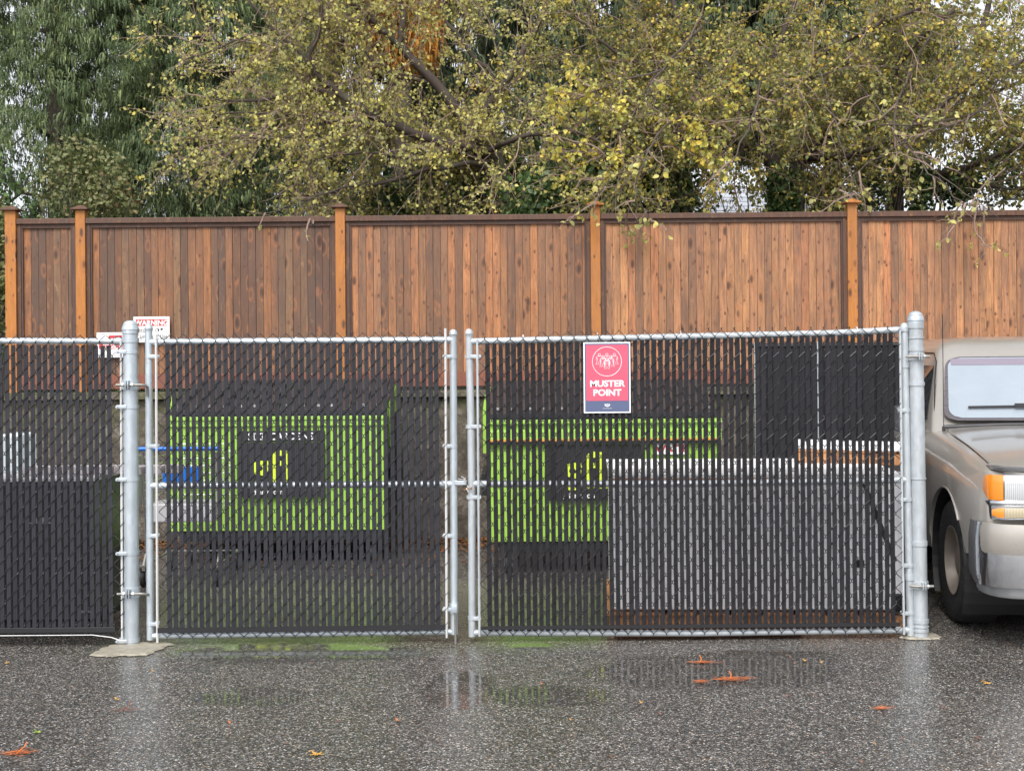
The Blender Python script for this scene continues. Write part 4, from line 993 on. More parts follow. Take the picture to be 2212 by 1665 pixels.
wrap(1.034, 1.066, sym([(.82, .34), (.82, .26), (.79, .16), (.7, .10), (.5, .07), (0, .05)]), .03, 'hood_deflector', simple('smoked_deflector', (.10, .10, .105), .2, 0, .2, 5, 0, 1))
# wheels
def wheel(x, y, sx):
    # everything faces outward (sx)
    c = TM @ Vector((x, y, .395)); Rz = Matrix.Rotation(TH, 3, 'Z')
    prof = [(.215, -.11), (.30, -.125), (.36, -.128), (.388, -.105), (.395, -.06), (.396, .0), (.395, .06), (.388, .105), (.36, .128), (.30, .125), (.225, .112)]
    mb = MB(); n_ = 72; m_ = len(prof); vs = []
    for (r, h) in prof:
        for k in range(n_):
            A = 2 * math.pi * k / n_; rr = r - (.016 if (k % 3 == 0 and abs(h) > .03 and r > .37) else 0)
            vs.append(c + Rz @ Vector((h, rr * math.cos(A), rr * math.sin(A))))
    mb.add(vs, [(i * n_ + k, i * n_ + (k + 1) % n_, (i + 1) * n_ + (k + 1) % n_, (i + 1) * n_ + k) for i in range(m_ - 1) for k in range(n_)], True)
    wh = mb.build('wheel', RUB, truck)
    s = sx
    rm = MB().lathe([(.218, s * .112), (.222, s * .118), (.214, s * .118), (.205, s * .09), (.195, s * .05), (.185, s * .02), (.13, s * .035), (.10, s * .075), (.06, s * .085), (.0005, s * .085)], c, 48, 'X', Rz)
    rm.build('rim', ALLOY, wh)
    sl_ = MB()
    for k in range(6):
        A = k * math.pi / 3; p = c + Rz @ Vector((s * .032, .16 * math.cos(A), .16 * math.sin(A)))
        sl_.lathe([(.0005, s * .010), (.030, s * .010), (.030, 0)], p, 14, 'X', Rz)
    sl_.build('rim_slot', BLK, wh)
for y in (.98, 4.15):
    for sx in (-1, 1): wheel(sx * .80, y, sx)

# ------------------------------------------------------------------ vegetation
def m_bark(name, a, b2):
    m, t, b = nmat(name); v = coords(t, (1, 1, .3)); n = noise(t, v, 30, 5, .7); n2 = noise(t, coords(t), 4, 4)
    c = mixc(t, n, a, b2); c = mixc(t, mrange(t, n2, .5, .7, 0, .35), c, (.16, .17, .11)); L(t, c, b.inputs['Base Color']); b.inputs['Roughness'].default_value = .85
    bump(t, b, n, .5, .01); return m
BARK = m_bark('dark_wet_bark', (.035, .026, .022), (.10, .075, .06)); TWIG = m_bark('reddish_twig', (.16, .105, .085), (.36, .26, .21))
YG = m_leaf('yellow_green_leaf', [(0, (.19, .22, .08)), (.22, (.36, .37, .14)), (.5, (.55, .53, .19)), (.72, (.74, .68, .23)), (.88, (.86, .76, .17)), (.95, (.80, .52, .12)), (1, (.52, .36, .18))], .4)
YG2 = m_leaf('green_gold_leaf', [(0, (.085, .12, .045)), (.3, (.17, .20, .065)), (.52, (.30, .30, .09)), (.7, (.50, .43, .12)), (.84, (.68, .54, .10)), (.94, (.78, .52, .09)), (1, (.60, .33, .08))], .32)
GOLD = m_leaf('golden_leaf', [(0, (.30, .36, .10)), (.3, (.55, .55, .14)), (.6, (.80, .70, .15)), (.85, (.88, .66, .12)), (1, (.80, .48, .10))], .4)
DG = m_leaf('dark_glossy_leaf', [(0, (.035, .075, .028)), (.5, (.07, .135, .045)), (.85, (.13, .21, .07)), (1, (.30, .33, .09))], .15, .35)
CG = m_leaf('cypress_green', [(0, (.070, .115, .060)), (.4, (.12, .175, .085)), (.72, (.19, .25, .11)), (.86, (.32, .38, .15)), (.93, (.42, .45, .19)), (.95, (.26, .15, .11)), (1, (.20, .13, .10))], .3, .6)
CB = m_leaf('brown_old_frond', [(0, (.12, .06, .035)), (1, (.09, .07, .04))], .1, .7)
OR = m_leaf('orange_larch', [(0, (.62, .26, .04)), (.5, (.52, .22, .04)), (1, (.35, .25, .06))], .3)
BK = m_leaf('background_evergreen', [(0, (.04, .065, .04)), (.5, (.065, .10, .05)), (1, (.13, .16, .07))], .15, .6)
IVY = m_leaf('bramble_leaf', [(0, (.12, .16, .06)), (.6, (.20, .22, .09)), (.85, (.28, .24, .12)), (1, (.42, .14, .05))], .25)

def wander(rng, p, d, Ln, n, curl, grav):
    pts = [Vector(p)]; d = Vector(d).normalized()
    for i in range(n):
        d = (d + Vector((rng.gauss(0, curl), rng.gauss(0, curl), rng.gauss(0, curl) + grav))).normalized()
        pts.append(pts[-1] + d * (Ln / n))
    return pts
def tree(name, label, limbs, leafmat, seed, nsec=14, ntw=9, leaf_n=9, leaf_sz=.055, sec_len=1.1, tw_len=.55, grav=-.03, cat_='tree', twmat=None, ybias=0.0, spread=1.0, bark=BARK, group=None, asp=1.0, sec_r=.011, clump=.0):
    rng = random.Random(seed)
    base = limbs[0][0][0]
    root = thing(name, label, cat_, (base[0], base[1], 1.35), group)
    tr = MB(); tw = MB(); leaves = []
    for pts, r0, r1 in limbs:
        m = cat([np.array(p) for p in pts], 4) if len(pts) > 2 else [np.array(pts[0]), (np.array(pts[0]) + np.array(pts[1])) / 2, np.array(pts[1])]
        m = [Vector(p) + Vector((rng.gauss(0, .012), rng.gauss(0, .012), rng.gauss(0, .012))) for p in m]
        q = len(m); rs = [r0 + (r1 - r0) * i / (q - 1) for i in range(q)]
        tr.tube(m, rs, 8 if r0 > .03 else 6)
        Ltot = sum((m[i + 1] - m[i]).length for i in range(q - 1))
        ns = max(2, int(nsec * Ltot / 2.0)) if r0 < .12 else 0
        for k in range(ns):
            u = rng.uniform(.08, 1.0); i = min(q - 2, int(u * (q - 1))); p = m[i].lerp(m[i + 1], rng.random())
            t_ = (m[i + 1] - m[i]).normalized()
            pr = Vector((rng.gauss(0, 1), rng.gauss(0, .8) + ybias, rng.gauss(.1, 1))).normalized()
            d = (t_ * rng.uniform(.2, 1.1) + pr * spread).normalized()
            Ls = sec_len * rng.uniform(.5, 1.3)
            s_ = wander(rng, p, d, Ls, 8, .16, grav)
            tw.tube(s_, [sec_r * (1 - .75 * j / 8) + .0015 for j in range(9)], 4, False, False)
            for j in range(ntw):
                w_ = rng.uniform(.12, 1.0); a = min(7, int(w_ * 8)); p2 = s_[a].lerp(s_[a + 1], rng.random())
                d2 = ((s_[a + 1] - s_[a]).normalized() * .7 + Vector((rng.gauss(0, 1), rng.gauss(0, 1), rng.gauss(0, 1))).normalized()).normalized()
                Lt = tw_len * rng.uniform(.4, 1.25)
                t2 = wander(rng, p2, d2, Lt, 4, .2, grav * 1.5)
                tw.tube(t2, [.0034, .003, .0026, .0022, .0016], 3, False, False)
                nl = int(leaf_n * rng.uniform(.2, 1.8))
                for c_ in range(nl):
                    b_ = rng.random() ** .6 * 3.99; f_ = int(b_); pl_ = t2[f_].lerp(t2[f_ + 1], b_ - f_)
                    leaves.append((pl_.x + rng.gauss(0, .018), pl_.y + rng.gauss(0, .018), pl_.z + rng.gauss(0, .018)))
    tr.build('trunk', bark, root); tw.build('twigs', twmat or TWIG, root)
    if leaves: leaf_scatter('crown', leaves, leaf_sz, leafmat, root, droop=.9, asp=asp)
    return root
def P_(px, py, Y): return tuple(at(px, py, Y))
Z0 = 1.36
def gp(px, Y): p = at(px, 460, Y); return (p.x, Y, Z0)
# centre fruit tree with the yellow-green leaves: trunk hidden behind the fence around x=1190
tree('fruit_tree', 'spreading fruit tree with thin twigs and sparse yellow green leaves above the fence middle', [
    ([gp(1110, 14.2), P_(1085, 400, 14.2), P_(1050, 330, 14.1), P_(1010, 280, 14.0)], .11, .07),
    ([P_(1010, 280, 14), P_(959, 203, 13.9), P_(864, 101, 13.8), P_(827, 65, 13.7), P_(743, -10, 13.6)], .065, .028),
    ([P_(861, 101, 13.8), P_(868, 50, 13.8), P_(870, -30, 13.9)], .038, .03),
    ([P_(1050, 330, 14.1), P_(930, 300, 13.6), P_(800, 247, 13.3), P_(734, 200, 13.2), P_(670, 137, 13.1), P_(690, 60, 13.1), P_(692, -30, 13.2)], .060, .020),
    ([P_(734, 203, 13.2), P_(650, 196, 13.1), P_(540, 222, 13.0), P_(440, 210, 13.0)], .026, .008),
    ([P_(670, 137, 13.1), P_(590, 60, 13), P_(520, -20, 13)], .024, .012),
    ([P_(860, 270, 13.3), P_(700, 260, 13.1), P_(560, 245, 13.0), P_(450, 250, 12.9)], .022, .006),
    ([P_(1060, 350, 14.1), P_(960, 360, 13.6), P_(800, 400, 13.4), P_(700, 415, 13.2), P_(650, 425, 13.1)], .034, .009),
    ([P_(1010, 280, 14), P_(1090, 180, 14.1), P_(1150, 80, 14.2), P_(1200, -20, 14.2)], .05, .025),
    ([P_(1050, 330, 14.1), P_(1120, 300, 13.5), P_(1250, 290, 13.2), P_(1340, 330, 13.0)], .035, .010),
    ([P_(1085, 400, 14.2), P_(1000, 330, 13.8), P_(900, 340, 13.3), P_(780, 330, 13.2), P_(690, 340, 13.1)], .030, .008),
    ([P_(930, 180, 13.9), P_(850, 160, 13.6), P_(760, 90, 13.5), P_(640, 30, 13.3)], .024, .010),
    ([P_(1090, 180, 14.1), P_(1010, 110, 14.1), P_(960, 30, 14.1), P_(950, -30, 14.1)], .028, .014),
    ([P_(700, 260, 13.1), P_(600, 300, 12.9), P_(520, 290, 12.9)], .014, .006),
    ([P_(590, 60, 13), P_(480, 100, 13), P_(400, 130, 13)], .014, .006),
], YG, 21, nsec=18, ntw=16, leaf_n=9, leaf_sz=.042, sec_len=.95, tw_len=.45, ybias=.45, sec_r=.0065)
# right plum tree
tree('plum_tree', 'dense tree with small green and golden leaves over the fence on the right', [
    ([gp(1690, 14.6), P_(1680, 400, 14.6), P_(1650, 330, 14.6), P_(1640, 260, 14.6)], .13, .07),
    ([gp(1725, 14.7), P_(1720, 400, 14.7), P_(1740, 340, 14.7), P_(1830, 260, 14.5)], .11, .06),
    ([P_(1640, 260, 14.6), P_(1560, 180, 14.3), P_(1480, 80, 14.2), P_(1440, -20, 14.2)], .06, .025),
    ([P_(1650, 330, 14.6), P_(1540, 290, 14.0), P_(1420, 240, 13.6), P_(1300, 180, 13.5)], .05, .014),
    ([P_(1640, 260, 14.6), P_(1660, 150, 14.6), P_(1700, 50, 14.6), P_(1720, -40, 14.6)], .055, .03),
    ([P_(1830, 260, 14.5), P_(1900, 200, 14.3), P_(1960, 110, 14.2), P_(2060, 20, 14.1)], .05, .03),
    ([P_(1740, 340, 14.7), P_(1860, 330, 14.0), P_(1990, 260, 13.6), P_(2100, 180, 13.5), P_(2230, 120, 13.4)], .045, .016),
    ([P_(1640, 260, 14.6), P_(1760, 130, 14), P_(1880, 60, 13.7), P_(1990, 20, 13.6)], .04, .018),
    ([P_(1560, 180, 14.3), P_(1430, 150, 13.8), P_(1330, 110, 13.6), P_(1240, 40, 13.5)], .03, .012),
    ([P_(1540, 290, 14.0), P_(1470, 330, 13.4), P_(1400, 370, 13.0), P_(1330, 400, 12.8)], .024, .006),
    ([P_(1660, 330, 14.3), P_(1620, 250, 13.7), P_(1700, 180, 13.3), P_(1810, 150, 13.1)], .03, .010),
    ([P_(1600, 350, 14.3), P_(1580, 330, 13.7), P_(1500, 300, 13.2), P_(1440, 290, 13.0)], .02, .008),
], YG2, 33, nsec=23, ntw=14, leaf_n=15, leaf_sz=.044, sec_len=1.0, tw_len=.5, ybias=.3, grav=-.01, sec_r=.0065)
tree('plum_tree', 'open tree with pale sky showing between its leaves at the far right', [
    ([gp(1930, 15.5), P_(1935, 400, 15.5), P_(1960, 320, 15.5)], .13, .08),
    ([P_(1960, 320, 15.5), P_(2040, 220, 15.3), P_(2110, 100, 15.2), P_(2140, -20, 15.2)], .06, .03),
    ([P_(1940, 380, 15.5), P_(2060, 370, 15.0), P_(2170, 330, 14.6), P_(2300, 280, 14.4)], .05, .02),
    ([P_(1960, 320, 15.5), P_(1950, 200, 15.5), P_(1990, 80, 15.5), P_(2010, -30, 15.5)], .05, .03),
    ([P_(2040, 220, 15.3), P_(2150, 200, 15), P_(2280, 140, 14.8)], .03, .012),
    ([P_(2060, 370, 15), P_(2130, 400, 14.6), P_(2220, 410, 14.4), P_(2330, 430, 14.2)], .03, .01),
    ([P_(1940, 380, 15.5), P_(1870, 320, 15.5), P_(1800, 250, 15.6)], .04, .015),
], YG2, 44, nsec=18, ntw=12, leaf_n=14, leaf_sz=.046, sec_len=1.15, tw_len=.55)
# overhanging shoots in front of the fence
tree('golden_branch', 'bright yellow leaved branch tips in front of the dense tree right of the middle', [
    ([P_(1520, 60, 13.6), P_(1430, 150, 13.2), P_(1380, 230, 13.0), P_(1330, 300, 12.9), P_(1290, 350, 12.9)], .016, .004),
    ([P_(1430, 150, 13.2), P_(1300, 190, 13.0), P_(1200, 230, 12.9)], .012, .004),
    ([P_(1480, 200, 13.3), P_(1470, 280, 12.9), P_(1410, 340, 12.8)], .012, .004),
    ([P_(1560, 180, 13.6), P_(1600, 260, 13.1), P_(1560, 330, 12.9)], .012, .004),
], GOLD, 61, nsec=9, ntw=7, leaf_n=8, leaf_sz=.062, sec_len=.6, tw_len=.35, cat_='branch')
tree('overhanging_branch', 'thin bare shoots with a few yellow leaves hanging over the fence top near the sign', [
    ([P_(1640, 180, 13.2), P_(1625, 260, 12.5), P_(1590, 330, 12.1), P_(1545, 400, 12.0)], .014, .004),
    ([P_(1500, 250, 13.4), P_(1440, 270, 12.6), P_(1400, 330, 12.2), P_(1375, 400, 12.0), P_(1370, 440, 11.95), P_(1350, 480, 11.95)], .012, .004),
    ([P_(1372, 436, 11.95), P_(1395, 455, 11.93), P_(1412, 476, 11.93)], .005, .003),
    ([P_(1440, 290, 12.6), P_(1330, 380, 12.2), P_(1290, 430, 12.0), P_(1262, 480, 11.95)], .008, .003),
], YG, 57, nsec=5, ntw=5, leaf_n=3, leaf_sz=.062, sec_len=.32, tw_len=.18, cat_='branch')
tree('overhanging_branch', 'long crossing pinkish twigs hanging down to the fence rail at the right', [
    ([P_(2020, 60, 13.8), P_(1930, 260, 12.9), P_(1990, 350, 12.3), P_(2060, 420, 12.0), P_(2115, 460, 11.9)], .013, .004),
    ([P_(1860, 190, 13.5), P_(1960, 310, 12.6), P_(2060, 400, 12.1), P_(2160, 470, 11.9)], .010, .003),
    ([P_(2200, 110, 13.6), P_(2100, 250, 12.9), P_(1970, 300, 12.6), P_(1880, 350, 12.4), P_(1780, 440, 12.3)], .012, .004),
    ([P_(1770, 150, 13.0), P_(1810, 300, 12.5), P_(1840, 400, 12.3), P_(1838, 425, 12.2)], .009, .003),
    ([P_(1900, 270, 12.9), P_(2040, 260, 12.7), P_(2180, 230, 12.6), P_(2260, 230, 12.6)], .010, .004),
], YG, 58, nsec=5, ntw=4, leaf_n=3, leaf_sz=.060, sec_len=.45, tw_len=.25, cat_='branch')
tree('overhanging_branch', 'bare grey twig dipping over the fence rail left of the middle', [
    ([P_(800, 390, 13.2), P_(690, 420, 12.5), P_(648, 440, 12.1), P_(672, 475, 11.98), P_(690, 510, 11.95)], .010, .003),
    ([P_(700, 415, 12.5), P_(600, 455, 12.1), P_(540, 460, 12.1)], .006, .003),
], YG, 59, nsec=1.5, ntw=2, leaf_n=1, leaf_sz=.05, sec_len=.25, tw_len=.2, cat_='branch')

# conifer: drooping sprays hung from boughs
def conifer(name, label, px, Y, rad, zbase, ztop, seed, ncl, mat, group=None, left=1.0, blade=.17, per=15, yb=.6, brown=True, top_r=.6):
    rng = np.random.RandomState(seed); cxx = at(px, 460, Y).x
    root = thing(name, label, 'tree', (cxx, Y, 1.35), group)
    MB().tube([(cxx, Y, 1.3), (cxx + .05, Y, 3.5), (cxx - .03, Y, 6), (cxx, Y, ztop)], [.22, .19, .13, .04], 10).build('trunk', BARK, root)
    z = rng.uniform(zbase, ztop, ncl); an = rng.uniform(0, 2 * np.pi, ncl)
    rr = rad * (1 - (1 - top_r) * (z - zbase) / (ztop - zbase)) * (1 + .22 * np.sin(an * 3 + z * 2.1) + .14 * np.sin(an * 7 + z * 5)) * rng.uniform(.45, 1.0, ncl) ** .5
    x = cxx + rr * np.cos(an); y = Y - rr * yb * np.sin(an)
    # boughs
    bm_ = MB()
    for k in range(46):
        zz = rng.uniform(zbase, ztop); a = rng.uniform(0, 2 * np.pi); r_ = rad * rng.uniform(.6, 1)
        e = Vector((cxx + r_ * math.cos(a), Y - r_ * yb * math.sin(a), zz - .25))
        bm_.tube([(cxx, Y, zz), ((cxx + e.x) / 2, (Y + e.y) / 2, zz + .1), tuple(e)], [.03, .02, .005], 5, False)
    bm_.build('boughs', BARK, root)
    # each cluster: blades fanning and hanging
    n = ncl * per
    c = np.repeat(np.stack([x, y, z], 1), per, 0)
    la = np.repeat(rng.uniform(0, 2 * np.pi, ncl), per); fan = rng.normal(0, .55, n)
    dirh = np.stack([np.cos(la + fan * .6), np.sin(la + fan * .6), np.zeros(n)], 1)
    L1 = blade * rng.uniform(.5, 1.3, n)
    st = c + dirh * (rng.uniform(0, .16, n))[:, None] + np.stack([np.zeros(n), np.zeros(n), -rng.uniform(0, .12, n)], 1)
    d1 = dirh * .55 + np.array([0, 0, -.35]) + rng.normal(0, .15, (n, 3)); d2 = dirh * .12 + np.array([0, 0, -1.0]) + rng.normal(0, .12, (n, 3))
    side = np.cross(d1, rng.normal(0, 1, (n, 3))); side /= np.linalg.norm(side, axis=1)[:, None]
    wd = rng.uniform(.005, .012, n)[:, None] * (blade / .13)
    p0 = st; p1 = st + d1 * (L1 * .4)[:, None]; p2 = p1 + d2 * (L1 * .6)[:, None]
    V = np.stack([p0 - side * wd * .3, p0 + side * wd * .3, p1 - side * wd, p1 + side * wd, p2 - side * wd * .15, p2 + side * wd * .15], 1)
    bulk('crown', V, [(0, 1, 3, 2), (2, 3, 5, 4)], mat, root)
    return root
conifer('cypress_tree', 'tall drooping dark green cypress at the left edge', 130, 15.6, 1.75, 1.4, 8.4, 1, 7500, CG, 'cypress trees behind the fence', top_r=.9, per=24, blade=.115)
conifer('cypress_tree', 'tall drooping dark green cypress nearest the fruit tree', 440, 15.9, 1.75, 1.4, 8.4, 2, 7500, CG, 'cypress trees behind the fence', top_r=.9, per=24, blade=.115)
conifer('cypress_tree', 'shadowy cypress mostly hidden behind the fruit tree twigs', 720, 18.0, 1.9, 1.4, 8.6, 3, 3400, BK, 'cypress trees behind the fence', blade=.22, top_r=.8)
conifer('evergreen_tree', 'dark evergreen far behind the middle of the fence', 1060, 20.5, 2.2, 1.4, 7.9, 4, 3000, BK, 'far evergreens', blade=.28, top_r=.6)
conifer('evergreen_tree', 'dark evergreen far behind the golden leaves right of the middle', 1470, 21.5, 2.1, 5.2, 9.6, 5, 2800, BK, 'far evergreens', blade=.28, top_r=.8)
conifer('evergreen_tree', 'dark evergreen far behind the plum tree crown', 1800, 21, 1.9, 5.2, 9.4, 6, 2400, BK, 'far evergreens', blade=.28, top_r=.8)
conifer('larch_tree', 'orange autumn larch glimpsed high behind the fruit tree', 868, 17.0, .45, 5.7, 8.6, 7, 800, OR, blade=.2, top_r=.9)
# shrubs
def shrub(name, label, blobs, mat, n, sz, seed, cat_='shrub', group=None, stems=10):
    rng = random.Random(seed); b0 = blobs[0]
    root = thing(name, label, cat_, (b0[0], b0[1], 1.35), group); P = []
    for i in range(n):
        bx, by, bz, rx, rz = rng.choice(blobs); u = rng.random() ** .33; a = rng.uniform(0, 6.283); c_ = rng.uniform(-1, 1); s_ = math.sqrt(1 - c_ * c_)
        lump = 1 + .18 * math.sin(a * 4 + c_ * 5)
        P.append((bx + rx * u * s_ * math.cos(a) * lump, by + rx * .6 * u * s_ * math.sin(a), bz + rz * u * c_ * lump))
    leaf_scatter('crown', P, sz, mat, root, asp=1.1)
    st = MB()
    for k in range(stems):
        bx, by, bz, rx, rz = rng.choice(blobs); x = bx + rng.uniform(-.5, .5) * rx
        st.tube(wander(rng, (x, by, 1.35), (rng.uniform(-.3, .3), 0, 1), max(.5, bz + rz * .6 - 1.35), 6, .1, 0), [.02, .018, .015, .012, .01, .008, .005], 5, False)
    st.build('stems', BARK, root); return root
def bl(px, py, Y, rx, rz): p = at(px, py, Y); return (p.x, p.y, p.z, rx, rz)
shrub('laurel_shrub', 'dark green glossy laurel shrub just behind the fence right of the middle', [bl(1330, 400, 13.6, .8, .45), bl(1210, 430, 13.5, .7, .35), bl(1420, 410, 13.7, .5, .45), bl(1300, 350, 13.8, .55, .35)], DG, 9000, .062, 3, group='shrubs behind the fence')
shrub('laurel_shrub', 'green shrub behind the fence under the fruit tree limbs', [bl(980, 420, 14.6, .9, .45), bl(1110, 400, 14.8, .7, .5), bl(860, 440, 14.6, .6, .3), bl(1040, 350, 14.9, .6, .4)], DG, 8500, .060, 4, group='shrubs behind the fence')
shrub('ivy_column', 'ivy covered stems behind the fence at the right', [bl(1690, 430, 14.2, .22, .4), bl(1870, 400, 14.8, .25, .55), bl(1900, 330, 15, .4, .4), bl(1780, 430, 14.8, .2, .3), bl(1985, 400, 15, .18, .4)], DG, 6000, .055, 5, stems=34)
shrub('laurel_shrub', 'green shrub behind the fence at the far right edge', [bl(2160, 380, 15.6, .6, .35), bl(2200, 300, 15.8, .5, .4), bl(2060, 400, 15.6, .3, .25)], DG, 3600, .06, 8, group='shrubs behind the fence')
shrub('bramble_bush', 'pale green and rusty bramble climbing in front of the left cypress', [bl(150, 410, 13.8, .45, .35), bl(210, 380, 13.9, .4, .3), bl(170, 340, 14, .35, .25), bl(240, 430, 13.7, .35, .25)], IVY, 2200, .052, 6)
shrub('bramble_bush', 'leafy bramble growing beside the first wooden post at the left edge', [bl(-10, 540, 12.9, .18, .55), bl(-20, 660, 12.7, .17, .4), bl(-40, 600, 13.2, .4, .8)], IVY, 1800, .06, 7)
shrub('holly_shrub', 'dark shrub at the left edge behind the end of the fence', [bl(-60, 520, 14.0, .6, 1.0), bl(-120, 480, 14.5, 1.0, 1.2)], DG, 4000, .06, 9)

# ------------------------------------------------------------------ house and van beyond
m_, t, b = nmat('pale_grey_shingle'); v = coords(t, (1, 1, 1)); br = N(t, 'ShaderNodeTexBrick'); br.inputs['Scale'].default_value = 1; br.inputs['Brick Width'].default_value = .9; br.inputs['Row Height'].default_value = .13; br.inputs['Mortar Size'].default_value = .012
mp = N(t, 'ShaderNodeMapping'); mp.inputs['Rotation'].default_value = (R(90), 0, 0); tc = N(t, 'ShaderNodeTexCoord'); L(t, tc.outputs['Object'], mp.inputs[0]); L(t, mp.outputs[0], br.inputs['Vector'])
br.inputs['Color1'].default_value = (.40, .42, .46, 1); br.inputs['Color2'].default_value = (.33, .35, .39, 1); br.inputs['Mortar'].default_value = (.15, .16, .18, 1); L(t, br.outputs[0], b.inputs['Base Color']); b.inputs['Roughness'].default_value = .7
SHING = m_; SIDING = simple('pale_siding', (.6, .6, .62), .6)
hx0, hx1 = at(1440, 450, 26).x, at(2010, 450, 26).x
hz = at(1600, 396, 28).z
hs_ = thing('house', 'house with pale grey shingled roof beyond the trees', 'house', ((hx0 + hx1) / 2, 28, 1.3))
MB().bb((hx0 + .4, 25.5, 1.2), (hx1 - .4, 32, 3.9)).build('wall', SIDING, hs_)
MB().add([(hx0, 25.0, 3.9), (hx1, 25.0, 3.9), (hx1 - .6, 28.5, hz), (hx0 + .6, 28.5, hz), (hx1, 32.4, 3.9), (hx0, 32.4, 3.9)], [(0, 1, 2, 3), (3, 2, 4, 5), (0, 3, 5), (1, 4, 2), (0, 5, 4, 1)]).build('roof', SHING, hs_)
for k in range(4):
    wx = hx0 + 1.0 + k * 1.25
    wf = MB().bb((wx, 25.44, 2.2), (wx + .8, 25.49, 3.3)).build('window', simple('window_frame', (.7, .7, .7), .4), hs_)
    MB().bb((wx + .06, 25.42, 2.26), (wx + .74, 25.435, 3.24)).build('pane', DARKG, wf)
vx0, vx1 = at(2065, 440, 20).x, at(2330, 440, 20).x; vz = at(2140, 442, 20).z
vn = thing('white_van', 'white vehicle roof with dark roof rack just above the fence at the right', 'van', ((vx0 + vx1) / 2, 20, 1.3))
VW = simple('white_van_paint', (.75, .75, .77), .25, 0, .05, 3, 0, 1)
vz_ = vz - .05
MB().add([(vx0, 19.2, 1.7), (vx1, 19.2, 1.7), (vx1, 20.9, 1.7), (vx0, 20.9, 1.7), (vx0 - .1, 19.2, 2.5), (vx1, 19.2, 2.5), (vx1, 20.9, 2.5), (vx0 - .1, 20.9, 2.5), (vx0 + .35, 19.35, vz_), (vx1 - .1, 19.35, vz_), (vx1 - .1, 20.75, vz_), (vx0 + .35, 20.75, vz_)],
         [(3, 2, 1, 0), (0, 1, 5, 4), (1, 2, 6, 5), (2, 3, 7, 6), (3, 0, 4, 7), (4, 5, 9, 8), (5, 6, 10, 9), (6, 7, 11, 10), (7, 4, 8, 11), (8, 9, 10, 11)]).build('body', VW, vn)
rk = MB()
for y in (19.5, 20.6): rk.tube([(vx0 + .45, y, vz_ + .0), (vx0 + .55, y, vz_ + .07), (vx1 - .3, y, vz_ + .07)], .02, 6)
rk.tube([(vx1 - .6, 19.5, vz_ + .07), (vx1 - .6, 20.6, vz_ + .07)], .02, 6)
rk.build('roof_rack', BLK, vn)
for x in (vx0 + .4, vx1 - .4):
    for y in (19.25, 20.85): MB().lathe([(.1, -.1), (.33, -.1), (.35, 0), (.33, .1), (.1, .1)], (x, y, 1.72), 16, 'Y').build('wheel', RUB, vn)

# ------------------------------------------------------------------ fallen leaves
L_OR = simple('wet_orange_leaf', (.70, .20, .05), .4, 0, .35, 60); L_YE = simple('wet_yellow_leaf', (.66, .36, .07), .4, 0, .3, 60); L_GR = simple('wet_green_leaf', (.25, .36, .05), .4, 0, .3, 60); L_BR = simple('wet_brown_leaf', (.22, .085, .05), .45, 0, .35, 60)
rl = random.Random(12)
def gpt(px, py):
    v = (px - CX) * sr + (py - HY) * cr; Y = CAMZ * F / v; return at(px, py, Y)
def maple(px, py, s, mat, label, group=None):
    c = gpt(px, py); mb = MB(); pts = []
    n = 5; a0 = rl.uniform(0, 6.28)
    for k in range(n * 4):
        A = a0 + 2 * math.pi * k / (n * 4); r = s * (1.0 if k % 4 == 0 else .55 if k % 4 in (1, 3) else .28) * rl.uniform(.85, 1.15)
        pts.append((c.x + r * math.cos(A), c.y + r * math.sin(A), .006 + rl.uniform(0, .012) * (1 if k % 4 == 0 else .4)))
    N_ = len(pts); vs = pts + [(c.x, c.y, .009)]
    mb.add(vs, [(i, (i + 1) % N_, N_) for i in range(N_)])
    mb.tube([(c.x, c.y, .010), (c.x - s * .6, c.y + s * .5, .018), (c.x - s * 1.0, c.y + s * .8, .012)], .0015, 4, False)
    tag(mb.build('fallen_leaf', mat), label, 'leaf', group)
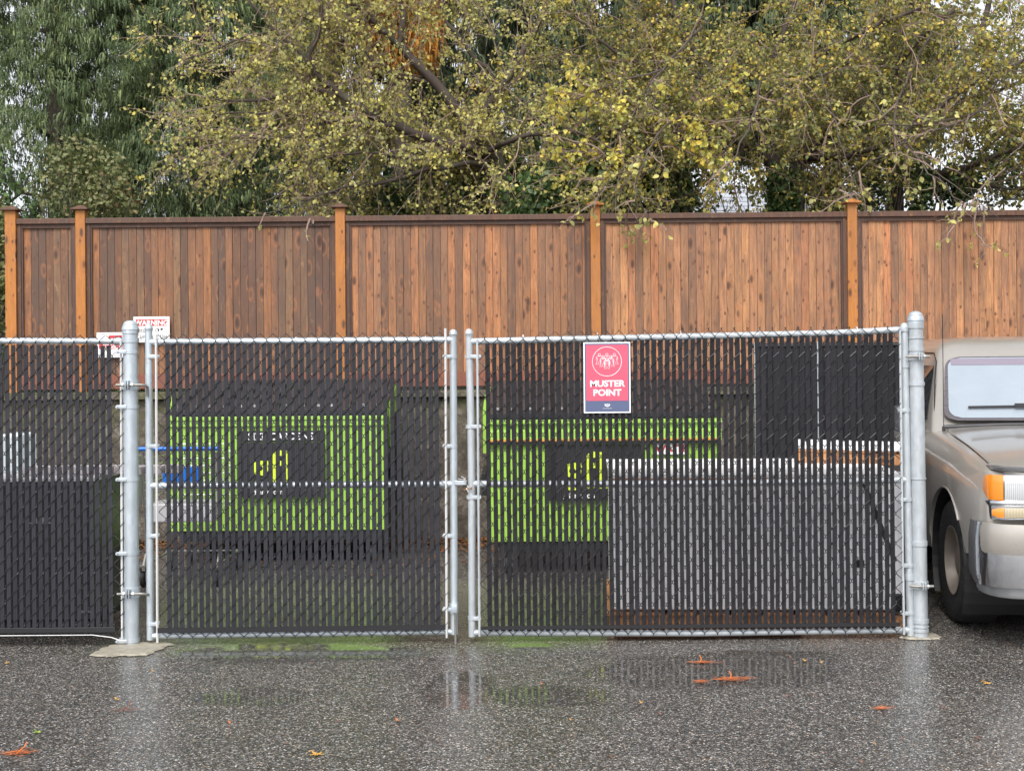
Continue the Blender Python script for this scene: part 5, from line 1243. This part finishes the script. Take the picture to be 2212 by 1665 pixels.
def needles(px, py, w_, d_, n, mat, label, group=None, stem=True):
    c = gpt(px, py); mb = MB()
    for k in range(n):
        x = c.x + rl.gauss(0, w_ * .28); y = c.y + rl.gauss(0, d_ * .28); a = rl.gauss(0, .5); l = rl.uniform(.02, .055)
        dx, dy = math.cos(a) * l, math.sin(a) * l; z = .006 + rl.uniform(0, .012)
        mb.add([(x, y - .0022, z), (x + dx, y + dy, z + rl.uniform(0, .006)), (x, y + .0022, z), (x - dx * .5, y - dy * .5, z)], [(0, 1, 2, 3)])
    if stem: mb.tube([(c.x, c.y, .008), (c.x + .015, c.y + .05, .02), (c.x + .01, c.y + .09, .03)], .003, 4)
    tag(mb.build('needle_clump', mat), label, 'needles', group)
needles(1577, 1470, .18, .05, 90, L_OR, 'largest orange clump of fallen needles in the puddle below the sign')
needles(1512, 1434, .13, .035, 55, L_OR, 'orange needle clump nearer the gate with a raised stalk')
needles(1508, 1476, .06, .03, 25, L_OR, 'small orange needle clump left of the largest clump', stem=False)
needles(36, 1630, .12, .06, 60, L_OR, 'orange needle clump in the bottom left corner of the asphalt')
needles(1899, 1533, .08, .03, 30, L_OR, 'small orange needle clump on the asphalt in front of the right post', stem=False)
needles(265, 1538, .11, .07, 28, L_BR, 'brown needle clump on the asphalt in front of the left post')
maple(684, 1632, .040, L_YE, 'pale yellow orange pointed leaf near the bottom left of the middle')
maple(80, 1584, .022, L_GR, 'single green leaf lying near the bottom left corner')
maple(2132, 1478, .022, L_YE, 'curled pale yellow leaf on the asphalt in front of the truck')
maple(2030, 1280, .030, L_YE, 'yellow leaf under the truck beside its front wheel')
maple(252, 1513, .018, L_YE, 'small yellow leaf on the asphalt in front of the left footing')
GRP = 'small fallen leaves scattered on the wet asphalt'; LAB = 'small fallen leaf fragment lying flat on the wet asphalt'
for (px, py) in [(1386, 1522), (1637, 1543), (1893, 1612), (735, 1560), (16, 1435), (672, 1435), (497, 1562), (1430, 1545), (1705, 1420), (1738, 1428), (1778, 1431), (1716, 1437), (1760, 1507), (1705, 1505), (1860, 1650), (2115, 1600), (2180, 1395), (1230, 1560), (330, 1450), (2040, 1530), (1950, 1600), (860, 1560), (1320, 1640), (1170, 1480)]:
    maple(px + rl.uniform(-3, 3), py + rl.uniform(-2, 2), rl.uniform(.006, .013), rl.choice([L_OR, L_YE, L_BR, L_BR]), LAB, GRP)
